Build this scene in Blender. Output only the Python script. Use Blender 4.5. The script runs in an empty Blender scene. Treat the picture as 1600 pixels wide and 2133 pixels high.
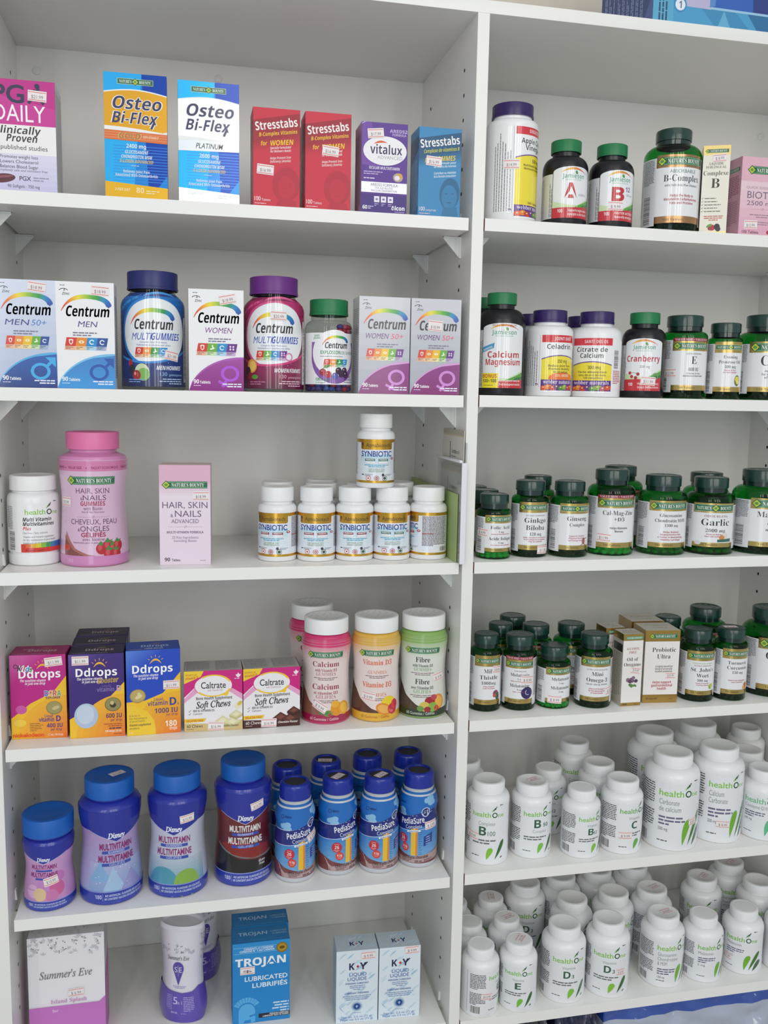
import bpy, bmesh, math, random
from mathutils import Vector, Matrix
from mathutils.geometry import tessellate_polygon
sc = bpy.context.scene
COL = sc.collection
rnd = random.Random(7)

def lin(h, a=0.0):
    h = h.lstrip('#')
    v = [int(h[i:i+2], 16)/255 for i in (0, 2, 4)]
    return tuple(c/12.92 if c <= .04045 else ((c+.055)/1.055)**2.4 for c in v)+(a,)

# ------------------------------------------------------------------ camera
cam = bpy.data.cameras.new('camera'); co = bpy.data.objects.new('camera', cam); COL.objects.link(co)
cam.sensor_fit = 'HORIZONTAL'; cam.sensor_width = 36; cam.lens = 36*1897.94/1600; cam.clip_start = .05
PIT, YAW, ROL = -.1283, .2164, .0178
fw = Vector((math.sin(YAW)*math.cos(PIT), math.cos(YAW)*math.cos(PIT), math.sin(PIT)))
rt = Vector((math.cos(YAW), -math.sin(YAW), 0)); up = rt.cross(fw)
r2 = rt*math.cos(ROL)+up*math.sin(ROL); u2 = up*math.cos(ROL)-rt*math.sin(ROL)
M = Matrix((r2, u2, -fw)).transposed().to_4x4(); M.translation = (-.3719, -1.1839, .2279)
co.matrix_world = M
sc.camera = co
# ------------------------------------------------------------------ light and exposure
w = bpy.data.worlds.new('world'); sc.world = w; w.use_nodes = True
bg = w.node_tree.nodes['Background']; bg.inputs[0].default_value = (.84, .92, 1, 1); bg.inputs[1].default_value = .52
def area(name, loc, target, sx, sy, power, colr):
    l = bpy.data.lights.new(name, 'AREA'); l.shape = 'RECTANGLE'; l.size = sx; l.size_y = sy; l.energy = power; l.color = colr
    o = bpy.data.objects.new(name, l); COL.objects.link(o); o.location = loc
    o.rotation_euler = (Vector(target)-Vector(loc)).to_track_quat('-Z', 'Y').to_euler()
    return o
for i_, x_ in enumerate((-1.75, -1.15, -.1, .45, .95)):
    area('shop_window', (x_, -2.7, 1.0), (x_*.15, 0, .25), .22, 1.7, 7.4, (1, .97, .91))
area('ceiling_light', (.1, -1.3, 1.75), (.05, -.1, 0), 1.6, .8, 3, (1, .94, .86))
area('low_cool_fill', (-.9, -2.5, -.45), (-.35, 0, -.5), .7, .8, 4.2, (.74, .86, 1))  # added cool fill, no visible source; brightens the fronts on the lower shelves
sc.view_settings.view_transform = 'Standard'; sc.view_settings.look = 'None'; sc.view_settings.gamma = 1
sc.view_settings.use_curve_mapping = False; sc.view_settings.exposure = .0

# ------------------------------------------------------------------ materials
MATS = {}
def pm(name, hexc, rough=.4, spec=.5, metal=0., coat=0., bump=0.):
    if name in MATS: return MATS[name]
    m = bpy.data.materials.new(name); m.use_nodes = True; nt = m.node_tree; b = nt.nodes['Principled BSDF']
    c = lin(hexc); b.inputs['Base Color'].default_value = c[:3]+(1,); b.inputs['Roughness'].default_value = rough
    b.inputs['Specular IOR Level'].default_value = spec; b.inputs['Metallic'].default_value = metal
    b.inputs['Coat Weight'].default_value = coat; b.inputs['Coat Roughness'].default_value = .12
    if bump:
        n = nt.nodes.new('ShaderNodeTexNoise'); n.inputs['Scale'].default_value = 900; bp = nt.nodes.new('ShaderNodeBump')
        bp.inputs['Strength'].default_value = bump; bp.inputs['Distance'].default_value = .0004
        nt.links.new(n.outputs['Fac'], bp.inputs['Height']); nt.links.new(bp.outputs['Normal'], b.inputs['Normal'])
    MATS[name] = m; return m
def art_mat(name, rough, coat=0.):
    m = bpy.data.materials.new(name); m.use_nodes = True; nt = m.node_tree; b = nt.nodes['Principled BSDF']
    a = nt.nodes.new('ShaderNodeAttribute'); a.attribute_name = 'ink'
    nt.links.new(a.outputs['Color'], b.inputs['Base Color']); nt.links.new(a.outputs['Alpha'], b.inputs['Metallic'])
    b.inputs['Roughness'].default_value = rough; b.inputs['Coat Weight'].default_value = coat; b.inputs['Coat Roughness'].default_value = .08
    MATS[name] = m; return m
art_mat('printed_board', .42); art_mat('glossy_label', .28, .6); art_mat('foil_board', .3, .3)
def clear_mat(name, hexc, rough=.08, ior=1.45):
    m = bpy.data.materials.new(name); m.use_nodes = True; nt = m.node_tree; nt.nodes.remove(nt.nodes['Principled BSDF'])
    out = nt.nodes['Material Output']; t = nt.nodes.new('ShaderNodeBsdfTransparent'); t.inputs[0].default_value = lin(hexc)[:3]+(1,)
    g = nt.nodes.new('ShaderNodeBsdfGlossy'); g.inputs['Roughness'].default_value = rough
    lw = nt.nodes.new('ShaderNodeLayerWeight'); lw.inputs[0].default_value = .5; pw = nt.nodes.new('ShaderNodeMath'); pw.operation = 'POWER'; pw.inputs[1].default_value = 4.
    f = nt.nodes.new('ShaderNodeMath'); f.operation = 'MULTIPLY_ADD'; f.inputs[1].default_value = .8; f.inputs[2].default_value = ((ior-1)/(ior+1))**2
    nt.links.new(lw.outputs['Facing'], pw.inputs[0]); nt.links.new(pw.outputs[0], f.inputs[0]); mx = nt.nodes.new('ShaderNodeMixShader')
    nt.links.new(f.outputs[0], mx.inputs[0]); nt.links.new(t.outputs[0], mx.inputs[1]); nt.links.new(g.outputs[0], mx.inputs[2])
    nt.links.new(mx.outputs[0], out.inputs['Surface']); MATS[name] = m; return m
clear_mat('green_plastic', '#4cc070'); clear_mat('clear_plastic', '#e6ebe8'); clear_mat('amber_plastic', '#6a5a30')
clear_mat('acrylic', '#f2f4f4', .05)

# ------------------------------------------------------------------ object helpers
def tagp(o, label=None, cat=None, group=None, kind=None):
    if label: o['label'] = label
    if cat: o['category'] = cat
    if group: o['group'] = group
    if kind: o['kind'] = kind
    return o
def empty(name, loc, rz=0):
    o = bpy.data.objects.new(name, None); COL.objects.link(o); o.location = loc; o.rotation_euler = (0, 0, rz); o.empty_display_size = .02
    return o
def link(name, me, parent=None, loc=None):
    o = bpy.data.objects.new(name, me); COL.objects.link(o)
    if parent: o.parent = parent
    if loc: o.location = loc
    return o
def bm_mesh(bm, name, mat, smooth=False):
    me = bpy.data.meshes.new(name); bm.to_mesh(me); bm.free()
    for m in (mat if isinstance(mat, (list, tuple)) else [mat]): me.materials.append(MATS[m] if isinstance(m, str) else m)
    if smooth:
        me.polygons.foreach_set('use_smooth', [True]*len(me.polygons))
        try: me.set_sharp_from_angle(angle=math.radians(38))
        except Exception: pass
    return me
def add_box(bm, x0, x1, y0, y1, z0, z1, bev=0, mi=0):
    vs = [bm.verts.new((x, y, z)) for x in (x0, x1) for y in (y0, y1) for z in (z0, z1)]
    fs = [bm.faces.new([vs[i] for i in f]) for f in ((0, 1, 3, 2), (4, 6, 7, 5), (0, 4, 5, 1), (2, 3, 7, 6), (0, 2, 6, 4), (1, 5, 7, 3))]
    for f in fs: f.material_index = mi
    if bev:
        es = list({e for f in fs for e in f.edges})
        bmesh.ops.bevel(bm, geom=es, offset=bev, segments=2, affect='EDGES', profile=.6)
def box_mesh(name, mat, *a, bev=0):
    bm = bmesh.new(); add_box(bm, *a, bev=bev); return bm_mesh(bm, name, mat, smooth=bool(bev))
def lathe(name, prof, mat, N=64, ribs=0, rib_d=.0004, ribz=None, sy=1.):
    """prof: (r,z) list in mm from bottom centre to top centre"""
    bm = bmesh.new(); rings = []
    n = N if not ribs else ribs*2
    for r, z in prof:
        if r < .01: rings.append([bm.verts.new((0, 0, z/1e3))]); continue
        ring = []
        for k in range(n):
            a = 2*math.pi*k/n; rr = r/1e3
            if ribs and ribz and ribz[0] <= z <= ribz[1] and k % 2: rr -= rib_d
            ring.append(bm.verts.new((rr*math.sin(a), -rr*math.cos(a)*sy, z/1e3)))
        rings.append(ring)
    for A, B in zip(rings, rings[1:]):
        for k in range(n):
            a, b = A[k % len(A)], A[(k+1) % len(A)]; c, d = B[(k+1) % len(B)], B[k % len(B)]
            vs = []
            for v in (a, b, c, d):
                if v not in vs: vs.append(v)
            if len(vs) > 2:
                try: bm.faces.new(vs)
                except ValueError: pass
    return bm_mesh(bm, name, mat, smooth=True)

# ------------------------------------------------------------------ flat artwork -> printed meshes
def _map(s, up_, lo_, dg=None):
    o = ''
    for c in s:
        if 'A' <= c <= 'Z': o += chr(up_+ord(c)-65)
        elif 'a' <= c <= 'z':
            q = chr(lo_+ord(c)-97); o += '\u210e' if q == '\U0001d455' else q
        elif c.isdigit() and dg and c in '0123456789': o += chr(dg+ord(c)-48)
        else: o += c
    return o
STY = {'': lambda s: s, 's': lambda s: _map(s, 0x1D400, 0x1D41A, 0x1D7CE), 'b': lambda s: _map(s, 0x1D5D4, 0x1D5EE, 0x1D7EC),
       'bi': lambda s: _map(s, 0x1D63C, 0x1D656, 0x1D7EC), 'i': lambda s: _map(s, 0x1D608, 0x1D622, 0x1D7E2), 'si': lambda s: _map(s, 0x1D434, 0x1D44E)}
GC = {}; TXT = {}
def glyphs(s, st, off=0.):
    k = (s, st, off)
    if k in GC: return GC[k]
    if 'o' not in TXT:
        TXT['c'] = bpy.data.curves.new('lettering', 'FONT'); TXT['c'].size = 1; TXT['c'].resolution_u = 3; TXT['o'] = bpy.data.objects.new('lettering', TXT['c'])
    c, o = TXT['c'], TXT['o']; c.body = STY[st](s); c.offset = off
    me = o.to_mesh(); me.calc_loop_triangles()
    v = [(p.co.x, p.co.y) for p in me.vertices]
    tr = [tuple(v[i] for i in t.vertices) for t in me.loop_triangles]
    o.to_mesh_clear()
    xs = [p[0] for t in tr for p in t] or [0, 1]
    GC[k] = (tr, min(xs), max(xs)); return GC[k]
def clip(poly, ax, c, keep_lo):
    out = []
    for i, p in enumerate(poly):
        q = poly[i-1]
        ip = (p[ax] <= c) if keep_lo else (p[ax] >= c); iq = (q[ax] <= c) if keep_lo else (q[ax] >= c)
        if ip != iq:
            t = (c-q[ax])/(p[ax]-q[ax]); out.append((q[0]+t*(p[0]-q[0]), q[1]+t*(p[1]-q[1])))
        if ip: out.append(p)
    return out
def strips(poly, ax, st):
    lo = min(p[ax] for p in poly); hi = max(p[ax] for p in poly)
    k = math.floor(lo/st+1e-6); res = []
    if hi-lo <= st: return [poly]
    while k*st < hi-1e-6:
        p = clip(clip(poly, ax, k*st, False), ax, (k+1)*st, True) if True else poly
        if len(p) > 2: res.append(p)
        k += 1
    return res

class Art:
    def __init__(s): s.p = []; s.l = 0
    def _add(s, polys, c, same=False):
        if not same: s.l += 1
        col = c if isinstance(c, tuple) else (lin(c[1:], .85) if c[0] == 'm' else lin(c))
        s.p += [(p, col, s.l) for p in polys]
    def poly(s, pts, c):
        t = tessellate_polygon([[Vector((x, y, 0)) for x, y in pts]])
        s._add([[pts[i] for i in f] for f in t], c)
    def rect(s, x0, y0, x1, y1, c): s._add([[(x0, y0), (x1, y0), (x1, y1), (x0, y1)]], c)
    def quad(s, pts, c): s._add([pts], c)
    def grad(s, x0, y0, x1, y1, c0, c1, n=10, vert=True):
        a, b = lin(c0.lstrip('m')), lin(c1.lstrip('m')); met = .85 if c0[0] == 'm' else 0
        s.l += 1
        for i in range(n):
            t = (i+.5)/n; c = tuple(a[k]*(1-t)+b[k]*t for k in range(3))+(met,)
            f0, f1 = i/n, (i+1)/n
            P = [(x0, y0+(y1-y0)*f0), (x1, y0+(y1-y0)*f0), (x1, y0+(y1-y0)*f1), (x0, y0+(y1-y0)*f1)] if vert else \
                [(x0+(x1-x0)*f0, y0), (x0+(x1-x0)*f1, y0), (x0+(x1-x0)*f1, y1), (x0+(x1-x0)*f0, y1)]
            s._add([P], c, True)
    def ell(s, cx, cy, rx, ry, c, n=36, rot=0, a0=0, a1=360):
        P = []; ca, sa = math.cos(rot), math.sin(rot)
        for i in range(n+(a1-a0 < 360)):
            a = math.radians(a0+(a1-a0)*i/n); x, y = rx*math.cos(a), ry*math.sin(a); P.append((cx+x*ca-y*sa, cy+x*sa+y*ca))
        s._add([P], c)
    def ring(s, cx, cy, r0, r1, c, n=36, a0=0, a1=360, ky=1.):
        q = []
        for i in range(n):
            a, b = math.radians(a0+(a1-a0)*i/n), math.radians(a0+(a1-a0)*(i+1)/n)
            q.append([(cx+r0*math.cos(a), cy+r0*math.sin(a)*ky), (cx+r1*math.cos(a), cy+r1*math.sin(a)*ky), (cx+r1*math.cos(b), cy+r1*math.sin(b)*ky), (cx+r0*math.cos(b), cy+r0*math.sin(b)*ky)])
        s._add(q, c)
    def line(s, x0, y0, x1, y1, t, c):
        d = math.hypot(x1-x0, y1-y0) or 1; nx, ny = -(y1-y0)/d*t/2, (x1-x0)/d*t/2
        s._add([[(x0-nx, y0-ny), (x1-nx, y1-ny), (x1+nx, y1+ny), (x0+nx, y0+ny)]], c)
    def ribbon(s, path, wid, cols):
        """path: quadratic control points (3); wid(t); cols(t)"""
        n = 28; P = []
        (ax, ay), (bx, by), (cx, cy) = path
        for i in range(n+1):
            t = i/n; x = ax*(1-t)**2+2*bx*t*(1-t)+cx*t*t; y = ay*(1-t)**2+2*by*t*(1-t)+cy*t*t
            dx = 2*(bx-ax)*(1-t)+2*(cx-bx)*t; dy = 2*(by-ay)*(1-t)+2*(cy-by)*t; d = math.hypot(dx, dy) or 1
            P.append((x, y, -dy/d*wid(t)/2, dx/d*wid(t)/2))
        s.l += 1
        for i in range(n):
            x, y, a, b = P[i]; X, Y, A, B = P[i+1]
            s._add([[(x-a, y-b), (X-A, Y-B), (X+A, Y+B), (x+a, y+b)]], cols((i+.5)/n), True)
    def T(s, t, x, y, h, c, w=None, al='c', st='', rot=0, off=0., sl=0., same=False):
        """text: baseline y, capital height h mm, fitted to width w"""
        if st in ('i', 'bi'): sl += .2; st = st[:-1]
        tr, x0, x1 = glyphs(t, st, off); k = h/.7; kx = (w/(x1-x0)) if w else k
        dx = {'c': -(x0+x1)/2, 'l': -x0, 'r': -x1}[al]; ca, sa = math.cos(math.radians(rot)), math.sin(math.radians(rot))
        ps = []
        for q in tr:
            P = []
            for (u, v) in q:
                X, Y = (u+dx)*kx+sl*v*k, v*k; P.append((x+X*ca-Y*sa, y+X*sa+Y*ca))
            ps.append(P)
        s._add(ps, c, same)
    def G(s, x, y, w, n, lead, c, al='l', t=.42, rot=0, seed=1):
        """n unreadable lines of small print from y downwards"""
        r = random.Random(seed*31+n); q = []; ca, sa = math.cos(math.radians(rot)), math.sin(math.radians(rot))
        for i in range(n):
            L = w*((r.uniform(.93, 1) if n > 6 else r.uniform(.72, 1)) if i < n-1 or n == 1 else r.uniform(.35, .7)); x0 = {'l': 0, 'c': -L/2, 'r': -L}[al]; e = x0+L; xx = x0
            while xx < e-.3:
                ln = min(r.uniform(1.2, 4.2)*lead/1.6, e-xx); yy = -i*lead
                q.append([(x+X*ca-Y*sa, y+X*sa+Y*ca) for X, Y in ((xx, yy), (xx+ln, yy), (xx+ln, yy+lead*t), (xx, yy+lead*t))]); xx += ln+lead*.28
        s._add(q, c)
    def bars(s, x, y, w, h, vert=False, c='#222226', seed=3):
        s.rect(x, y, x+w, y+h, '#eeeeee'); r = random.Random(seed); t = 0; q = []; L = h if vert else w
        while t < L-.5:
            b = r.choice((.3, .45, .7)); q.append([(x, y+t), (x+w, y+t), (x+w, y+t+b), (x, y+t+b)] if vert else [(x+t, y), (x+t+b, y), (x+t+b, y+h), (x+t, y+h)]); t += b+r.choice((.3, .45, .6))
        s._add(q, c)
    def drop(s, x0, y0, x1, y1, wd, c, bend=0.):
        """leaf / drop: point at (x0,y0), round end at (x1,y1)"""
        n = 12; L = math.hypot(x1-x0, y1-y0); ux, uy = (x1-x0)/L, (y1-y0)/L; A, B = [], []
        for i in range(n+1):
            t = i/n; ww = wd/2*(math.sin(math.pi*min(t/1.5, .5)) if t < .75 else math.sqrt(max(0, 1-((t-.75)/.25)**2))); o = bend*math.sin(math.pi*t)
            px, py = x0+ux*L*t-uy*o, y0+uy*L*t+ux*o; A.append((px-uy*ww, py+ux*ww)); B.append((px+uy*ww, py-ux*ww))
        s._add([[B[i], B[i+1], A[i+1], A[i]] for i in range(n)], c)
    def build(s, name, mp, mat, su=None, sv=None, base=.12, step=.009):
        V, Fc, Cc, Nn = [], [], [], []
        for poly, col, l in s.p:
            ar = sum(poly[i-1][0]*p[1]-p[0]*poly[i-1][1] for i, p in enumerate(poly))
            if abs(ar) < 1e-7: continue
            if ar < 0: poly = poly[::-1]
            ps = strips(poly, 0, su) if su else [poly]
            if sv: ps = [q for p in ps for q in strips(p, 1, sv)]
            for p in ps:
                i0 = len(V)
                for x, y in p:
                    P, N = mp(x, y, base+l*step); V.append((P[0]/1e3, P[1]/1e3, P[2]/1e3)); Nn.append(N)
                Fc.append(tuple(range(i0, len(V)))); Cc.append((col, len(p)))
        me = bpy.data.meshes.new(name); me.from_pydata(V, [], Fc)
        at = me.color_attributes.new('ink', 'FLOAT_COLOR', 'CORNER'); buf = []
        for col, n in Cc: buf += list(col)*n
        at.data.foreach_set('color', buf)
        me.materials.append(MATS[mat])
        if su:
            me.polygons.foreach_set('use_smooth', [True]*len(me.polygons))
            me.normals_split_custom_set_from_vertices(Nn)
        return me
def flat(y0=0.): return lambda x, y, o: ((x, y0-o, y), (0, -1, 0))
def side_l(W): return lambda x, y, o: ((-W/2-o, x, y), (-1, 0, 0))     # x = -(distance back), mirrored below
def topm(H): return lambda x, y, o: ((x, y, H+o), (0, 0, 1))
def cyl(R, rf=None, sy=1.):
    def f(x, y, o):
        a = x/R; r = (rf(y) if rf else R)+o
        return (r*math.sin(a), -r*math.cos(a)*sy, y), (math.sin(a), -math.cos(a), 0)
    return f
def prof_fn(prof):
    def f(z):
        for (r0, z0), (r1, z1) in zip(prof, prof[1:]):
            if z0 <= z <= z1 and z1 > z0: return r0+(r1-r0)*(z-z0)/(z1-z0)
        return prof[-1][0]
    return f
def spline(pts, n=6):
    """smooth (r,z) list through pts (Catmull-Rom)"""
    out = []
    for i in range(len(pts)-1):
        p0, p1, p2, p3 = pts[max(i-1, 0)], pts[i], pts[i+1], pts[min(i+2, len(pts)-1)]
        for k in range(n):
            t = k/n; out.append(tuple(.5*((2*p1[j])+(-p0[j]+p2[j])*t+(2*p0[j]-5*p1[j]+4*p2[j]-p3[j])*t*t+(-p0[j]+3*p1[j]-3*p2[j]+p3[j])*t**3) for j in (0, 1)))
    return out+[pts[-1]]

# ------------------------------------------------------------------ package builders: each returns a prototype (parts with shared meshes)
PROTO = {}
def trim(a, x0, x1, y0, y1):
    q = []
    for p, c, l in a.p:
        for ax, lim, lo in ((0, x0, False), (0, x1, True), (1, y0, False), (1, y1, True)):
            if p and any((v[ax] > lim+1e-6) if lo else (v[ax] < lim-1e-6) for v in p): p = clip(list(p), ax, lim, lo)
        if len(p) > 2: q.append((p, c, l))
    a.p = q
def box_proto(key, W, D, H, side, art, top=None, topart=None, mat='printed_board', sideart=None):
    trim(art, -W/2, W/2, 0, H)
    if topart: trim(topart, -W/2+.4, W/2-.4, .4, D-.4)
    if sideart: trim(sideart, -D/2, D/2, 0, H)
    bm = bmesh.new(); add_box(bm, -W/2e3, W/2e3, 0, D/1e3, 0, H/1e3-.0003, bev=.0005)
    p = [('carton_body', bm_mesh(bm, key+'_body', pm('board_'+side, side, .5), True), None)]
    bm = bmesh.new(); add_box(bm, -W/2e3+.0006, W/2e3-.0006, .0006, D/1e3-.0006, H/1e3-.0004, H/1e3)
    p.append(('tuck_flap', bm_mesh(bm, key+'_flap', pm('board_'+(top or side), top or side, .5)), None))
    p.append(('front_print', art.build(key+'_front', flat(), mat), None))
    if topart: p.append(('top_print', topart.build(key+'_top', topm(H), mat), 'tuck_flap'))
    if sideart:
        for sgn, nm in ((-1, 'side_print'), (1, 'side_print')):
            me = sideart.build(key+'_side', (lambda x, y, o, g=sgn: ((g*(W/2+o), D/2+g*x, y), (g, 0, 0))), mat)
            p.append((nm, me, None))
    PROTO[key] = dict(parts=p, map=flat(), su=None, sv=None, lay=art.l, top=H, tc=(0, D/2))
def cap_prof(r, z0, z1, e=1.2, lip=False):
    P = [(r-1.5, z0), (r, z0)]
    if lip: P += [(r, z0+3), (r-.5, z0+3.4)]; r -= .5
    P += [(r, z1-e), (r-.3*e, z1-.35*e), (r-e, z1), (r*.8, z1), (r*.78, z1-.35), (0, z1-.35)]
    return P
def bottle_proto(key, R, H, cr, ch, bmat, cmat, art=None, nh=4, sh=None, nr=None, ribs=0, prof=None, su=2.2, sv=None, lip=False, tab=None, band=None, capparts=None, amat='glossy_label', sy=1., e=1.2):
    nr = nr or cr-2; sh = sh if sh is not None else (R-nr)*.95
    zt = H-ch-nh; zs = zt-sh
    if not prof:
        prof = [(0, 0), (R-2.5, 0), (R-.8, .6), (R, 2.5), (R, zs)]
        for k in range(1, 9):
            a = math.pi/2*k/8; prof.append((nr+(R-nr)*math.cos(a), zs+sh*math.sin(a)))
        prof += [(nr, zt+nh+.5)]
    parts = [('bottle_body', lathe(key+'_body', prof, bmat, sy=sy), None)]
    if cmat: parts.append(('cap', lathe(key+'_cap', cap_prof(cr, H-ch, H, e, lip), cmat, ribs=ribs, ribz=(H-ch+(3.5 if lip else .5), H-e-.1)), None))
    if band: parts.append(('neck_band', lathe(key+'_band', [(nr+.2, zt-.2), (nr+.7, zt), (nr+.7, H-ch-.2), (nr+.2, H-ch)], band), None))
    if capparts: parts += capparts
    mp = cyl(R, prof_fn(prof) if sv else None, sy)
    if art: parts.append(('label', art.build(key+'_label', mp, amat, su=su, sv=sv), None))
    if tab:
        col, ht, size = tab; bm = bmesh.new(); r = random.Random(len(key)*7+int(R)); rr = R-size*.55-1
        bmesh.ops.create_cone(bm, cap_ends=True, segments=32, radius1=(rr-1.5)/1e3, radius2=(rr-1.5)/1e3, depth=(ht-3)/1e3, matrix=Matrix.Translation((0, 0, (ht-3)/2e3+.0015)))
        ico = bmesh.new(); bmesh.ops.create_icosphere(ico, subdivisions=2, radius=size/2e3); iv = [v.co.copy() for v in ico.verts]; fi = [[v.index for v in f.verts] for f in ico.faces]; ico.free()
        core = bpy.data.meshes.new('core'); bm.to_mesh(core); bm.free()
        V = [v.co.copy() for v in core.vertices]; Fc = [tuple(p.vertices) for p in core.polygons]
        z = size*.35+.8
        while z < ht:
            n = int(2*math.pi*rr/(size*.95)); ph = r.random()
            for k in range(n):
                a = 2*math.pi*(k+ph+r.uniform(-.2, .2))/n
                mt = Matrix.Translation((rr/1e3*math.sin(a), -rr/1e3*math.cos(a), (z+r.uniform(-.6, .6))/1e3)) @ Matrix.Rotation(r.uniform(0, 3), 4, 'Z') @ Matrix.Rotation(r.uniform(-.6, .6), 4, 'X') @ Matrix.Diagonal((1, .8, .62, 1))
                i0 = len(V); V += [mt @ q for q in iv]; Fc += [tuple(i0+i for i in f) for f in fi]
            z += size*.55
        me = bpy.data.meshes.new(key+'_tablets'); me.from_pydata(V, [], Fc); me.materials.append(pm('tablet_'+col, col, .5)); me.polygons.foreach_set('use_smooth', [True]*len(me.polygons))
        parts.append(('tablets', me, None))
    PROTO[key] = dict(parts=parts, map=mp, su=su, sv=sv, lay=art.l if art else 0, top=H, tc=(0, 0))
STC = {}
def sticker_art(txt, W=21, H=12):
    a = Art(); a.rect(-W/2, -H/2, W/2, H/2, '#f1e9e9'); a.rect(-W/2+.6, H/2-2.2, W/2-.6, H/2-1.5, '#d8564c'); a.rect(-W/2+.6, -H/2+1.2, W/2-.6, -H/2+1.9, '#d8564c')
    a.T(txt, 0, -H/2+3.1, 3.9, '#7a6a72', w=W*.62); return a
def put(key, name, label, cat, loc, rz=0., group=None, stk=()):
    """one package: an Empty at its base with its parts (meshes shared between repeats)"""
    P = PROTO[key]; t = tagp(empty(name, (loc[0]/1e3, loc[1]/1e3, loc[2]+.0002), math.radians(rz)), label, cat, group)
    made = {}
    for n, me, par in P['parts']:
        o = link(n, me, made[par] if par else t); made[n] = o
        if n == 'tablets': o['kind'] = 'stuff'
    for s in stk:
        if s[0] == 'f':
            _, u, v, txt, tilt = s[:5]; a = sticker_art(txt, *(s[5:] if len(s) > 5 else ())); ca, sa = math.cos(math.radians(tilt)), math.sin(math.radians(tilt))
            a.p = [([(u+x*ca-y*sa, v+x*sa+y*ca) for x, y in p], c, l) for p, c, l in a.p]
            me = a.build('price_sticker', P['map'], 'printed_board', su=P['su'] and 1.5, sv=P['sv'], base=.16+P['lay']*.009)
        else:
            _, u, v, txt, tilt = s; a = sticker_art(txt); ca, sa = math.cos(math.radians(tilt)), math.sin(math.radians(tilt)); cx, cy = P['tc']
            a.p = [([(u+cx+x*ca-y*sa, v+cy+x*sa+y*ca) for x, y in p], c, l) for p, c, l in a.p]
            me = a.build('price_sticker', topm(P['top']), 'printed_board', base=.05)
        link('price_sticker', me, t)
    return t

# ------------------------------------------------------------------ room shell
ZF = -1.0
def shell(name, mat, *a):
    return tagp(link(name, box_mesh(name, mat, *a)), kind='structure')
def wall_mat(name, hexc, sc_):
    m = pm(name, hexc, .85, .2); nt = m.node_tree; b = nt.nodes['Principled BSDF']
    n = nt.nodes.new('ShaderNodeTexNoise'); n.inputs['Scale'].default_value = sc_; bp = nt.nodes.new('ShaderNodeBump'); bp.inputs['Strength'].default_value = .08
    nt.links.new(n.outputs['Fac'], bp.inputs['Height']); nt.links.new(bp.outputs['Normal'], b.inputs['Normal']); return m
wall_mat('wall_paint', '#d9cfc0', 160); wall_mat('floor_vinyl', '#b9b4aa', 30)
shell('floor', 'floor_vinyl', -2.2, 2.2, -3.6, .31, ZF-.03, ZF)
shell('wall_back', 'wall_paint', -2.2, 2.2, .31, .36, ZF, 1.5)

# ------------------------------------------------------------------ bookcase: uprights, top, back, plinth, shelf supports
T = .016; D = .2788; XL, XR = -.6023, .6191; ZT = .7303
pm('white_melamine', '#f0efeb', .3, .5, bump=.05); pm('white_edging', '#f3f2ef', .35); pm('hole_dark', '#15120f', .9); pm('chipboard', '#8a5f3e', .9)
pm('support_plastic', '#eef0ee', .35); pm('screw_cap', '#e9e9e6', .4)
bc = tagp(empty('bookcase', (0, 0, ZF)), 'white two-bay bookcase with upright panels that carries every shelf of products', 'bookcase')
def part(name, mesh, par, kind=None):
    o = link(name, mesh, par); o.matrix_parent_inverse = Matrix.Translation((0, 0, -ZF)); return o
HZ = [.4045+.032*k for k in range(-40, 10)]
def panel(x0, x1, sides):
    bm = bmesh.new(); add_box(bm, x0, x1, 0, D, ZF, ZT-T, bev=.0006)
    for sx in sides:
        x = x0-.0002 if sx < 0 else x1+.0002
        for yy in (.053, .2255):
            for z in HZ:
                if not ZF+.08 < z < ZT-.06: continue
                vs = [bm.verts.new((x, yy+.0026*math.cos(a), z+.0026*math.sin(a))) for a in [k*math.pi/5 for k in range(10)]]
                if sx < 0: vs.reverse()
                bm.faces.new(vs).material_index = 1
    return bm_mesh(bm, 'panel', ['white_melamine', 'hole_dark'])
part('side_panel', panel(XL-T, XL, (1,)), bc); part('center_panel', panel(0, T, (-1, 1)), bc); part('side_panel', panel(XR, XR+T, (-1,)), bc)
part('top_panel', box_mesh('top', 'white_melamine', XL-T, XR+T, 0, D, ZT-T, ZT, bev=.0006), bc)
part('back_panel', box_mesh('back', 'white_melamine', XL-T, XR+T, D, D+.006, ZF+.06, ZT), bc)
part('bottom_panel', box_mesh('bottom', 'white_melamine', XL, 0, 0.002, D, -.936, -.92), bc)
part('bottom_panel', box_mesh('bottom', 'white_melamine', T, XR, 0.002, D, -.936, -.92), bc)
part('plinth', box_mesh('plinth', 'white_melamine', XL, 0, .03, .046, ZF, -.936), bc); part('plinth', box_mesh('plinth', 'white_melamine', T, XR, .03, .046, ZF, -.936), bc)
for (x, z) in ((-.5755, .6825), (-.317, .694), (.6012, .6784), (.05, .69)):
    m = lathe('screw_cap', [(5.8, 0), (5.6, .6), (4.8, 1.1), (0, 1.3)], 'screw_cap', N=24); o = part('screw_cap', m, bc)
    o.location = (x, D-.0003, z); o.rotation_euler = (math.radians(90), 0, 0)
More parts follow.
